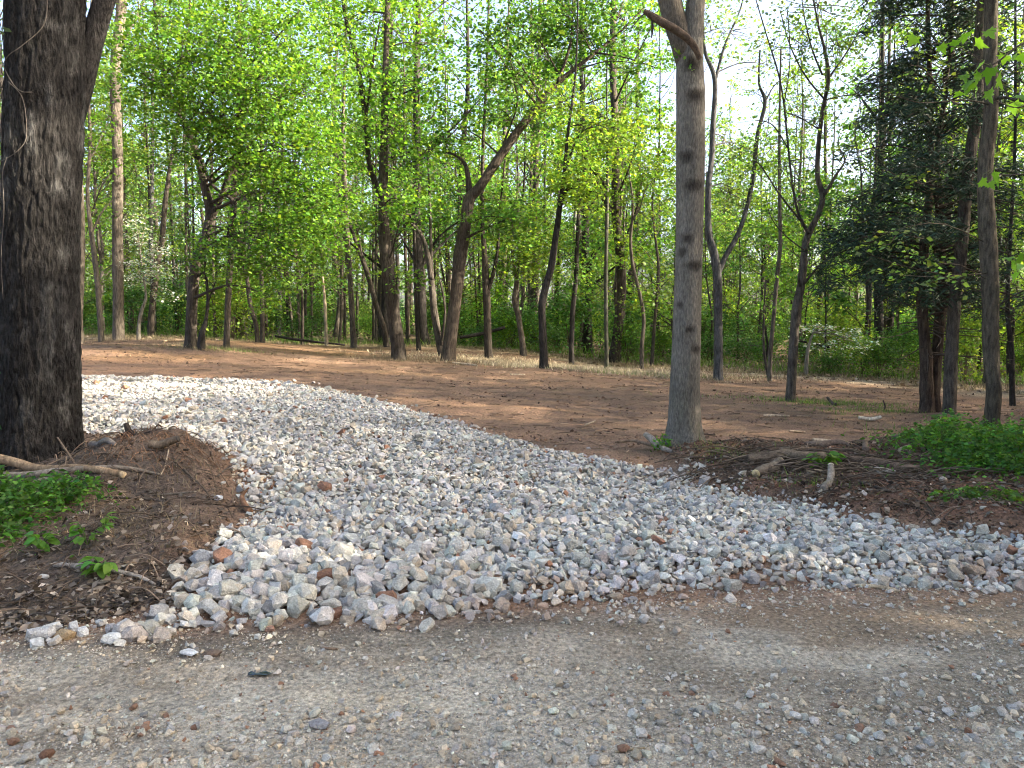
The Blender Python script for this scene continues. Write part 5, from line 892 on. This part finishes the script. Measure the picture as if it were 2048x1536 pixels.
def bush(px, py, Y, label, blobs, n, ls, col, seed, name='bush'):
    rng = np.random.default_rng(seed); p = at(px, py, Y); base = np.array((p[0], p[1], tz(p[0], p[1]))); root = empty(name, base); tag(root, label, 'bush')
    tb = MB(); cb = MB(); tot = sum(b[3] for b in blobs)
    for (dx, dy, hh, wgt, rx) in blobs:
        c = np.array((dx, dy, tz(base[0] + dx, base[1] + dy) - base[2])); k = int(n * wgt / tot)
        q = c + rng.normal(0, 1, (k, 3)) * np.array((rx * .5, rx * .5, 0)) * np.where(rng.uniform(0, 1, (k, 1)) < .12, 1.9, 1.0); rr2 = ((q[:, 0] - c[0]) ** 2 + (q[:, 1] - c[1]) ** 2) / rx ** 2
        q[:, 2] = c[2] + hh * np.exp(-rr2 * .9) * rng.uniform(.1, 1.0, k) ** .6 * (1 + .7 * fbm(q[:, 0] * 5, q[:, 1] * 5, 3, seed))
        leaves(cb, q, ls * np.exp(rng.normal(0, .3, k)), leafcol(col, k, rng, .4), 0, .5, .4, rng)
        for _ in range(12):
            e = q[rng.integers(0, k)]; s = c + rng.normal(0, .08, 3) * np.array((1, 1, 0)); tube(tb, catmull([s - (0, 0, .03), (s + e) / 2 + rng.normal(0, .03, 3), e], 6), np.linspace(.006, .0015, 6), 4, (.10, .11, .05), 0, False)
    tb.build('stem', M_TWIG, root); cb.build('foliage', M_LEAF, root)
bush(1990, 965, 7.5, 'dense low green bush on the bank at the right edge', [(0, 0, .5, 3, .55), (.35, .4, .45, 3, .6), (-.25, .55, .38, 2, .45), (.55, -.25, .35, 2, .5), (-.3, -.15, .28, 1.5, .35), (.1, 1.0, .35, 2, .6), (1.1, .3, .5, 3, .7), (.0, -.6, .2, .8, .28)], 9000, .052, (.07, .16, .032), 81)
bush(40, 1045, 5.2, 'low feathery green plant on the left bank below the tan log', [(0, 0, .28, 3, .3), (-.35, .1, .34, 3, .35), (.22, .22, .24, 2, .28), (-.1, -.25, .22, 2, .3), (-.6, -.1, .34, 2, .35), (.12, -.4, .14, 1, .25)], 4600, .042, (.075, .17, .032), 82)
bush(2010, 1040, 6.1, 'trailing green stems hanging down the bank at lower right', [(-.05, 0, .18, 1, .25), (-.25, .15, .15, 1, .25)], 420, .05, (.09, .17, .04), 83)
# ------------------------------------------------------------------ logs, sticks, debris
def stick(name, pts, label, col=(.17, .13, .095), Y=None, cat='stick', ns=10, rough=.16, lift=None, end=None, seed=0, mat_=None, fork=None):
    """pts: (px, py, Y, width px); lies where the points say, never under the soil"""
    L = []
    for (px, py, y, w) in pts:
        q = at(px, py, y); r = w * y / F / 2; z = tz(q[0], q[1]); L.append((q[0], q[1], max(q[2], z + r * .85), r))
    L = np.array(L); base = np.array((L[0, 0], L[0, 1], L[0, 2])); s = catmull(L, max(14, len(L) * 7)); n = len(s)
    c = np.array(col)[None] * (1 + .25 * fbm(np.linspace(0, 6, n), np.full(n, seed * 2.1), 3, seed))[:, None]
    if end is not None: c[-2:] = end
    root = empty(name, base); tag(root, label, cat)
    mb = MB(); tube(mb, s[:, :3] - base, np.maximum(s[:, 3], .002), ns, c, 0, True, rough, seed); mb.build('wood' if cat != 'root' else 'root_body', mat_ or M_WOOD, root)
    for f in (fork or []):
        K = np.array([np.r_[at(q[0], q[1], q[2]), q[3] * q[2] / F / 2] for q in f]); k = catmull(K, len(f) * 6); mb = MB(); tube(mb, k[:, :3] - base, np.maximum(k[:, 3], .0015), 7, np.array(col) * .9, 0, True, rough, seed + 1); mb.build('side_branch', M_WOOD, root)
    return root
GY = (.15, .125, .10); TN = (.21, .145, .09); DK = (.07, .055, .045); PL = (.36, .29, .21)
STICKS = [
 ('log', [(-60, 905, 6.35, 18), (20, 922, 6.2, 20), (70, 938, 6.1, 18), (110, 952, 6.0, 14), (150, 960, 5.95, 13), (200, 975, 5.85, 15), (250, 982, 5.8, 14)], 'thick tan debarked log lying across the foot of the big oak', TN, 'log', (.42, .32, .2)),
 ('branch', [(-60, 948, 6.0, 12), (40, 950, 5.95, 13), (120, 948, 5.9, 15), (200, 951, 5.9, 11), (260, 954, 5.9, 9), (320, 957, 5.9, 4)], 'long grey weathered branch lying over the tan log', (.17, .14, .11), 'branch', None),
 ('branch', [(70, 980, 5.75, 13), (110, 968, 5.75, 15), (150, 972, 5.7, 8), (180, 985, 5.65, 5)], 'short grey split branch under the tan log beside the green plant', GY, 'branch', None),
 ('stick', [(110, 1150, 4.45, 11), (150, 1158, 4.42, 13), (195, 1160, 4.38, 13), (235, 1166, 4.35, 10), (280, 1180, 4.3, 8), (312, 1198, 4.24, 5)], 'grey dead stick lying below the broad-leaved seedling', (.21, .185, .16), 'stick', None),
 ('stick', [(210, 1003, 5.5, 5), (260, 1006, 5.5, 5), (315, 1003, 5.5, 5), (345, 1012, 5.45, 3)], 'thin straight dark stick on the middle of the left bank', DK, 'stick', None),
 ('stick', [(300, 1004, 5.6, 3), (345, 995, 5.65, 4), (393, 983, 5.7, 3)], 'thin pale tipped twig crossing the left bank towards the stones', GY, 'stick', (.4, .33, .24)),
 ('root', [(182, 905, 6.5, 12), (185, 895, 6.42, 14), (197, 892, 6.35, 13), (215, 902, 6.25, 12), (232, 913, 6.2, 9)], 'bent grey root hooking out of the soil right of the oak', (.12, .105, .095), 'root', None),
 ('stump_shard', [(272, 898, 6.42, 17), (262, 872, 6.42, 15), (251, 846, 6.42, 10)], 'tallest black broken root shard sticking up from the earth mound', (.045, .038, .033), 'root', None),
 ('stump_shard', [(258, 897, 6.4, 13), (252, 880, 6.4, 12), (246, 866, 6.4, 9)], 'short black root shard left of the tallest one on the mound', (.05, .043, .038), 'root', None),
 ('log', [(300, 897, 6.2, 17), (320, 890, 6.2, 17), (340, 883, 6.2, 15), (357, 877, 6.2, 13)], 'short sawn brown limb poking right out of the earth mound', (.12, .09, .065), 'log', (.07, .06, .05)),
 ('twig', [(285, 895, 6.4, 4), (287, 885, 6.4, 4), (286, 876, 6.4, 3)], 'thin upright twig stub on the earth mound beside the sawn limb', DK, 'twig', None),
 ('twig', [(290, 890, 6.5, 3), (315, 873, 6.5, 3), (332, 855, 6.5, 2)], 'thin dark twig slanting up over the stones behind the mound', DK, 'twig', None),
 ('root', [(322, 905, 6.3, 4), (350, 925, 6.1, 4), (385, 955, 5.9, 4), (410, 980, 5.75, 3), (422, 1003, 5.65, 2)], 'long arching bare root trailing down the mound to the stones', (.10, .075, .055), 'root', None),
 ('root', [(500, 1030, 5.6, 14), (490, 1010, 5.7, 12), (484, 992, 5.8, 9), (498, 975, 5.8, 3)], 'reddish forked root end standing where the bank meets the stones', (.22, .12, .07), 'root', None),
 ('twig', [(436, 970, 6.1, 3), (447, 945, 6.2, 3), (465, 930, 6.2, 2)], 'thin curved twig arching over the stones by the reddish root', GY, 'twig', None),
 ('twig', [(338, 918, 6.2, 3), (330, 945, 6.0, 3), (322, 965, 5.9, 2)], 'pale dangling rootlet on the front of the earth mound', PL, 'root', None),
 ('stick', [(135, 1060, 5.0, 4), (160, 1030, 5.2, 4), (190, 1020, 5.25, 4)], 'bent grey twig on the left bank above the seedlings', (.22, .19, .16), 'stick', None),
 ('stick', [(10, 1122, 4.6, 4), (32, 1100, 4.7, 4), (54, 1075, 4.85, 4)], 'thin grey stick rising through leaves at the left picture edge', (.2, .17, .14), 'stick', None),
 ('twig', [(115, 875, 6.3, 3), (135, 905, 6.1, 4), (152, 932, 6.0, 5)], 'slim stick leaning against the foot of the big oak', (.13, .095, .07), 'twig', None),
 # right bank
 ('log', [(1495, 918, 7.9, 18.0), (1540, 922, 7.9, 21.6), (1570, 928, 7.9, 24.0), (1600, 938, 7.8, 20.4), (1650, 948, 7.75, 20.4)], 'thick brown log with a knot lying along the right bank top', (.135, .10, .07), 'log', None),
 ('log', [(1560, 941, 7.75, 19.2), (1545, 956, 7.65, 20.4), (1525, 968, 7.55, 19.2), (1510, 976, 7.45, 16.8)], 'short cut branch with a pale sawn end pointing down the bank', (.15, .12, .09), 'log', (.55, .42, .22)),
 ('stake', [(1645, 1036, 6.6, 15.6), (1650, 1006, 6.75, 15.6), (1658, 971, 6.95, 14.4), (1662, 946, 7.1, 14.4), (1662, 930, 7.2, 12.0)], 'peeled grey stake standing against the right bank face', (.20, .17, .135), 'stick', (.42, .34, .25)),
 ('log', [(1680, 934, 7.8, 14.4), (1740, 942, 7.7, 19.2), (1790, 951, 7.6, 21.6), (1840, 962, 7.5, 14.4)], 'long half buried log running right along the bank to the bush', (.12, .085, .062), 'log', None),
 ('branch', [(1610, 891, 8.7, 9.6), (1640, 893, 8.6, 14.4), (1680, 896, 8.6, 12.0), (1700, 904, 8.5, 4.8)], 'brown branch half sunk in the cleared soil above the bank', (.14, .10, .075), 'branch', None),
 ('stake', [(1732, 916, 8.3, 14.4), (1731, 898, 8.35, 14.4), (1730, 880, 8.4, 8.4)], 'short upright splintered stub standing in the soil above the bank', (.16, .115, .085), 'stick', None),
 ('plank', [(1626, 880, 9.2, 8.4), (1648, 882, 9.2, 9.6), (1670, 884, 9.2, 6.0)], 'pale split wood sliver lying on the soil above the bank', (.44, .34, .24), 'wood', None),
 ('plank', [(1718, 835, 12, 7.2), (1740, 838.5, 12, 8), (1762, 834, 12, 7.2)], 'whitish flat board lying far out on the right of the clearing', (.52, .45, .35), 'wood', None),
 ('stick', [(1527, 834, 12, 4.8), (1550, 838, 12, 6.0), (1578, 839, 12, 4.8)], 'pale stick on the clearing between lone trunk and board', (.36, .28, .2), 'stick', None),
 ('stick', [(1593, 838, 12, 4.8), (1622, 839, 12, 4.8)], 'darker thin stick just right of the pale stick on the clearing', (.2, .14, .1), 'stick', None),
 ('stick', [(1578, 862, 10.2, 4.8), (1610, 864, 10.2, 4.8)], 'thin light twig lying on furrowed soil right of the lone trunk', (.3, .22, .15), 'stick', None),
 ('plank', [(1800, 916, 8.2, 10.8), (1810, 906, 8.3, 16.8), (1818, 894, 8.4, 9.6)], 'pale torn wood chunk standing on the soil left of the bush', (.4, .32, .22), 'wood', None),
 ('branch', [(1785, 888, 8.9, 6.0), (1810, 884, 8.9, 9.6), (1830, 882, 8.9, 6.0)], 'grey crooked branch piece lying left of the bush top', GY, 'branch', None),
 ('stake', [(1843, 904, 8.4, 9.6), (1849, 889, 8.4, 9.6), (1855, 878, 8.4, 4.8)], 'small slanted stub poking up at the bush edge', (.2, .15, .11), 'stick', None),
 ('twig', [(1720, 976, 7.1, 7.2), (1745, 993, 6.9, 7.2), (1778, 1016, 6.6, 6.0)], 'dark stick slanting down the bank face right of the stake', DK, 'twig', None),
 ('twig', [(1605, 984, 7.1, 3.6), (1630, 974, 7.2, 3.6), (1652, 956, 7.3, 3.6)], 'thin pale twig bridging the bank left of the stake', (.34, .28, .2), 'twig', None),
 ('twig', [(1720, 931, 7.6, 3.6), (1760, 946, 7.3, 3.6), (1785, 976, 7.0, 3.6), (1800, 1011, 6.7, 2.4)], 'thin arching root hanging down the right bank', GY, 'root', None),
 ('twig', [(1460, 926, 8.0, 3.6), (1475, 961, 7.6, 3.6), (1490, 976, 7.5, 2.4)], 'thin root strand hanging below the lone trunk', (.16, .11, .08), 'root', None),
 ('plank', [(1612, 951, 7.5, 7.2), (1635, 953, 7.45, 10.8), (1655, 951, 7.45, 8.4)], 'splintered tan wood shard tucked under the knotted log', (.42, .31, .19), 'wood', None),
 ('plank', [(1728, 948, 7.55, 9.6), (1760, 952, 7.5, 12.0), (1790, 958, 7.45, 9.6)], 'light grey split piece lying under the long bank log', (.33, .29, .23), 'wood', None),
 ('stick', [(1700, 1190, 4.42, 6), (1740, 1198, 4.38, 8), (1775, 1205, 4.34, 8), (1798, 1213, 4.3, 5)], 'pale bare stick lying at the edge of lane and stones at right', (.34, .27, .18), 'stick', None),
 ('stick', [(405, 1508, 2.72, 8), (430, 1514, 2.70, 9), (460, 1518, 2.69, 7), (478, 1520, 2.68, 4)], 'small grey stick at the very front of the lane, lower left', (.22, .19, .15), 'stick', None),
 ('stick', [(1230, 1518, 2.7, 5), (1260, 1513, 2.71, 6), (1290, 1510, 2.72, 4)], 'tiny tan twig on the front of the lane right of centre', (.34, .27, .17), 'stick', None),
 ('stick', [(645, 1312, 3.55, 4), (660, 1315, 3.54, 6), (676, 1314, 3.54, 4)], 'small brown bark strip on the lane below the stone heap', (.17, .12, .085), 'stick', None),
 ('stick', [(1310, 893, 9.0, 6), (1270, 882, 9.3, 6), (1230, 884, 9.3, 4)], 'brown stick lying on stones left of the lone trunk foot', (.18, .125, .085), 'stick', None),
 ('branch', [(1290, 868, 9.1, 10), (1305, 880, 9.0, 14), (1318, 893, 8.9, 12), (1345, 905, 8.7, 8)], 'grey root-like wood piece against the left foot of the lone trunk', (.22, .19, .16), 'branch', None),
 ('stick', [(1655, 795, 14.2, 5), (1665, 808, 14, 6), (1672, 818, 13.8, 6)], 'dark broken stick leaning on the far clearing right of the crooked tree', DK, 'stick', None),
 ('stick', [(1768, 822, 13.2, 3), (1770, 812, 13.2, 3), (1766, 800, 13.2, 2)], 'thin dark twig standing in the clearing left of the cedar', DK, 'stick', None),
 ('log', [(1660, 695, 22, 5), (1640, 690, 22, 5), (1590, 680, 22, 4)], 'fallen thin trunk in the brush left of the cedar', BK4, 'log', None),
 ('stick', [(550, 672, 26, 4), (600, 680, 26, 5), (690, 690, 26, 4)], 'fallen pole lying along the wood edge behind the pale snag', BK4, 'log', None),
 ('log', [(920, 675, 24.5, 6), (960, 668, 24.5, 7), (1010, 655, 24.5, 6)], 'dark fallen trunk propped in the brush between forked trees', BK4, 'log', None),
 ('stick', [(905, 725, 19.5, 3), (940, 733, 19.3, 5), (955, 735, 19.2, 3)], 'pale stick on the soil right of the leaning tree foot', PL, 'stick', None),
 ('stick', [(1020, 755, 17.5, 3), (1050, 756, 17.5, 3)], 'short pale twig on the soil below the straw', PL, 'stick', None),
 ('stick', [(1170, 850, 10.5, 3), (1183, 845, 10.7, 4), (1190, 842, 10.8, 3)], 'little pale twig on red soil left of the lone trunk', PL, 'stick', None),
 ('stick', [(325, 690, 21.5, 4), (350, 684, 22, 5), (378, 682, 22.2, 3)], 'low pale branch lying left of the maple foot', (.3, .22, .15), 'branch', None),
]
for i, (nm, pts, lb, c, cat, end) in enumerate(STICKS): stick(nm, pts, lb, c, cat=cat, end=end, seed=i)

# scrap of dark blue plastic on the lane
def scrap():
    rng = np.random.default_rng(5); p = at(520, 1362, 3.3); X, Y = np.meshgrid(np.linspace(-.055, .055, 12), np.linspace(-.018, .018, 6)); Z = .012 + .010 * fbm(X * 60, Y * 60, 3, 9) + .004 * np.sin(X * 120)
    X = X + .006 * fbm(Y * 80, X * 20, 2, 10); V = np.stack([X, Y * (1 - (X / .07) ** 2 * .6), Z], -1).reshape(-1, 3); i = np.arange(5)[:, None] * 12 + np.arange(11)[None]; Q = np.stack([i, i + 1, i + 13, i + 12], -1).reshape(-1, 4)
    c = np.where(fbm(X * 40, Y * 40, 2, 3).reshape(-1, 1) > 0, np.array((.05, .08, .13))[None], np.array((.02, .025, .03))[None]); b = MB(); b.add(V, Q, c)
    m, nt, N, L, bs = mat('plastic_film'); colour(nt, bs); bs.inputs['Roughness'].default_value = .3
    o = b.build('plastic_scrap', m); o.location = (p[0], p[1], tz(p[0], p[1]) + .002); o.rotation_euler = (0, 0, .1); tag(o, 'crumpled scrap of dark blue plastic lying on the lane', 'plastic')
scrap()

# ------------------------------------------------------------------ litter, twigs, straw, roots: stuff nobody could count
def on_ground(x, y, dz=0.0): return np.c_[x, y, terrain(x, y) + dz]
def litter():
    rng = np.random.default_rng(88)
    def col(n, a=(.15, .105, .07), b=(.27, .23, .19)):
        t = rng.uniform(0, 1, (n, 1)) ** 1.6; return (np.array(a) * (1 - t) + np.array(b) * t) * np.exp(rng.normal(0, .3, (n, 1)))
    mb = MB(); n = 13000                                            # left bank: dead leaves, thickest by the lane
    x = rng.uniform(-4.2, -1.6, n); y = rng.uniform(3.7, 5.8, n); k = (poly_sd(np.c_[x, y], LBANK) > -.03) & (rng.uniform(0, 1, n) < np.interp(y - .25 * (x + 3), [3.6, 4.0, 4.4, 5.2], [.9, .55, .12, .04])); x, y = x[k], y[k]; n = len(x)
    leaves(mb, on_ground(x, y, .008) + np.c_[np.zeros((n, 2)), rng.uniform(0, .02, n)], .042 * np.exp(rng.normal(0, .4, n)), col(n, (.10, .075, .055), (.32, .27, .22)), 0, .62, .6, rng, .0)
    n = 5000; x = rng.uniform(1.5, 5.5, n); y = rng.uniform(5.6, 9.5, n); k = poly_sd(np.c_[x, y], RBANK) > 0; x, y = x[k], y[k]; n = len(x); leaves(mb, on_ground(x, y, .01), .05 * np.exp(rng.normal(0, .3, n)), col(n) * .75, 0, .6, .6, rng, 0)
    n = 16000; y = 15 + 25 * rng.uniform(0, 1, n) ** 1.2; x = rng.uniform(-.75, .75, n) * y; k = y > wood_edge(x) - .6; x, y = x[k], y[k]; n = len(x); leaves(mb, on_ground(x, y, .02), .11 * np.exp(rng.normal(0, .3, n)), col(n), 0, .7, .7, rng, 0)
    tag(mb.build('leaf_litter', M_DRY), 'brown dead leaves strewn over the banks and the wood floor', 'dead leaves', kind='stuff')
    mb = MB(); n = 5200                                            # bark chips and sticks churned into the clearing
    y = 9 + 16 * rng.uniform(0, 1, n); x = rng.uniform(-.7, .7, n) * y; k = (poly_sd(np.c_[x, y], DRIVE) < -.1) & (y < wood_edge(x) + 1); x, y = x[k], y[k]; P = on_ground(x, y, .008)
    for p in P[:2200]:
        a = rng.normal(0, .5) + (3.14 if rng.uniform() < .5 else 0); L = rng.uniform(.05, .3); d = np.array((math.cos(a), math.sin(a), rng.normal(0, .08))) * L
        tube(mb, np.array((p, p + d)), rng.uniform(.003, .009), 3, np.array((.22, .15, .10)) * math.exp(rng.normal(0, .35)), 0, False)
    q = P[2200:]; leaves(mb, q, .05 * np.exp(rng.normal(0, .4, len(q))), np.array((.26, .18, .12)) * np.exp(rng.normal(0, .35, (len(q), 1))), 0, .35, .75, rng, 0)
    for k in range(150):                                           # broken branches tangled along the right bank's crest
        t = rng.uniform(0, 1); q = at(1440 + 430 * t, 925 + 60 * t + rng.normal(0, 22), 8.1 - .9 * t + rng.normal(0, .25)); a = rng.normal(.1, .5) + (3.14 if rng.uniform() < .5 else 0); L = rng.uniform(.2, .8)
        p0 = np.array((q[0], q[1], tz(q[0], q[1]) + .02)); e = p0 + np.array((math.cos(a), math.sin(a) * .6, 0)) * L; e[2] = tz(e[0], e[1]) + rng.uniform(.0, .12); m = (p0 + e) / 2 + np.array((0, 0, rng.uniform(.01, .08)))
        tube(mb, catmull([p0, m, e], 7), np.linspace(1, .45, 7) * rng.uniform(.004, .012), 5, np.array((.13, .098, .072)) * math.exp(rng.normal(0, .35)), 0, True)
    for p in [None] * 1700:                                         # twigs and rootlets on both banks
        if rng.uniform() < .55: x, y = rng.uniform(1.6, 5.4), rng.uniform(5.6, 9.2); ok = poly_sd(np.array([[x, y]]), RBANK)[0] > 0
        else: x, y = rng.uniform(-4.2, -1.4), rng.uniform(3.9, 7.2); ok = poly_sd(np.array([[x, y]]), LBANK)[0] > .02
        if not ok: continue
        z = tz(x, y); a = rng.uniform(0, 6.28); L = rng.uniform(.06, .35); d = np.array((math.cos(a), math.sin(a) * .7, 0)) * L; e = np.array((x, y, z + .006)) + d; e[2] = tz(e[0], e[1]) + rng.uniform(.0, .07); m = (np.array((x, y, z)) + e) / 2 + np.array((0, 0, rng.uniform(0, .05)))
        tube(mb, catmull([np.array((x, y, z)), m, e], 6), rng.uniform(.0015, .0065), 3, np.array((.15, .11, .08)) * math.exp(rng.normal(0, .4)), 0, False)
    tag(mb.build('wood_debris', M_DRY), 'small chips, twigs and rootlets scattered over the churned soil', 'debris', kind='stuff')
    mb = MB()                                                      # dry straw and grass at the wood edge
    def blades(x, y, h, c, w=.006):
        n = len(x); P = on_ground(x, y); a = rng.uniform(0, 6.28, n); H = h * np.exp(rng.normal(0, .35, n)); ln = rng.uniform(.2, 1.3, n); s = np.c_[np.cos(a + 1.57), np.sin(a + 1.57), np.zeros(n)] * w
        tip = P + np.c_[np.cos(a) * H * ln, np.sin(a) * H * ln, H]; V = np.stack([P - s, P + s, tip], 1).reshape(-1, 3); b = np.arange(n) * 3; mb.add(V, np.stack([b, b + 1, b + 2], 1), np.repeat(c * np.exp(rng.normal(0, .3, (n, 1))), 3, 0))
    n = 9000; x = rng.normal(1.3, 2.2, n); y = 20.8 - .25 * x + rng.normal(0, .7, n); k = y < wood_edge(x); blades(x[k], y[k], .07, np.array((.52, .44, .31)), .008)  # straw patch, blade colour lightened in place of sun on it
    n = 11000; x = rng.uniform(-16, 13, n); y = wood_edge(x) - .4 + np.abs(rng.normal(0, .9, n)) + 1.2 * fbm(x * .5, x * .2, 3, 15); blades(x, y, .09, np.array((.27, .22, .13)), .008)
    for (px, py, Y, sx, n, h) in [(797, 722, 20, .8, 900, .08), (897, 724, 20, .8, 900, .09), (382, 700, 19.5, .8, 900, .09), (453, 702, 20.3, .5, 400, .09), (1366, 895, 9.0, .4, 260, .05), (1437, 762, 18.5, .8, 500, .1), (238, 685, 23, 1, 700, .1), (1640, 960, 7.3, .4, 110, .06), (1480, 925, 8.1, .3, 130, .06), (390, 965, 5.95, .3, 130, .05), (330, 1060, 4.9, .35, 150, .03), (180, 1060, 4.95, .5, 250, .05)]:
        p = at(px, py, Y); blades(p[0] + rng.normal(0, sx, n), p[1] + rng.normal(0, sx * .6, n), h, np.array((.24, .19, .12)), .004)
    tag(mb.build('dry_grass', M_DRY), 'dry straw and dead grass lying at the wood edge and tree feet', 'dry grass', kind='stuff')
    mb = MB()
    for (px, py, Y, sx, sy, n, h) in [(1640, 806, 14.2, .9, .25, 1300, .06), (1755, 822, 13, .5, .25, 500, .06), (1430, 915, 8.4, .15, .15, 120, .06), (1490, 920, 8.2, .2, .15, 120, .06), (1620, 985, 7.0, .3, .15, 160, .05), (440, 708, 19.7, .6, .2, 500, .07), (1925, 850, 10.5, .6, .4, 500, .12), (1300, 765, 19, 1.5, .3, 400, .1)]:
        p = at(px, py, Y); blades(p[0] + rng.normal(0, sx, n), p[1] + rng.normal(0, sy, n), h, np.array((.10, .16, .05)), .005)
    n = 6000; x = rng.uniform(-17, 15, n); y = wood_edge(x) + .8 + np.abs(rng.normal(0, 2.4, n)); blades(x, y, .22, np.array((.09, .15, .04)), .012)
    tag(mb.build('grass', M_LEAF), 'short green grass blades in patches and along the wood edge', 'grass', kind='stuff')
    mb = MB(); r = np.random.default_rng(9)                        # fine root hair on the torn mound
    for k in range(260):
        a = r.uniform(0, 6.28); d = r.uniform(0, 1) ** .6; x = MOUND[0] + .1 + math.cos(a) * d * .62; y = MOUND[1] + math.sin(a) * d * .4 - .05; z = tz(x, y); L = r.uniform(.06, .28); e = np.array((x + L * r.uniform(-.3, 1.0), y - L * r.uniform(-.1, .8), 0)); e[2] = tz(e[0], e[1]) + r.uniform(-.01, .06)
        tube(mb, catmull([np.array((x, y, z)), (np.array((x, y, z)) + e) / 2 + np.array((0, 0, r.uniform(.0, .06))), e], 6), r.uniform(.001, .003), 3, np.array((.17, .095, .055)) * math.exp(r.normal(0, .35)), 0, False)
    tag(mb.build('root_hair', M_DRY), 'tangle of fine brown root hairs on the torn earth mound', 'roots', kind='stuff')
litter()
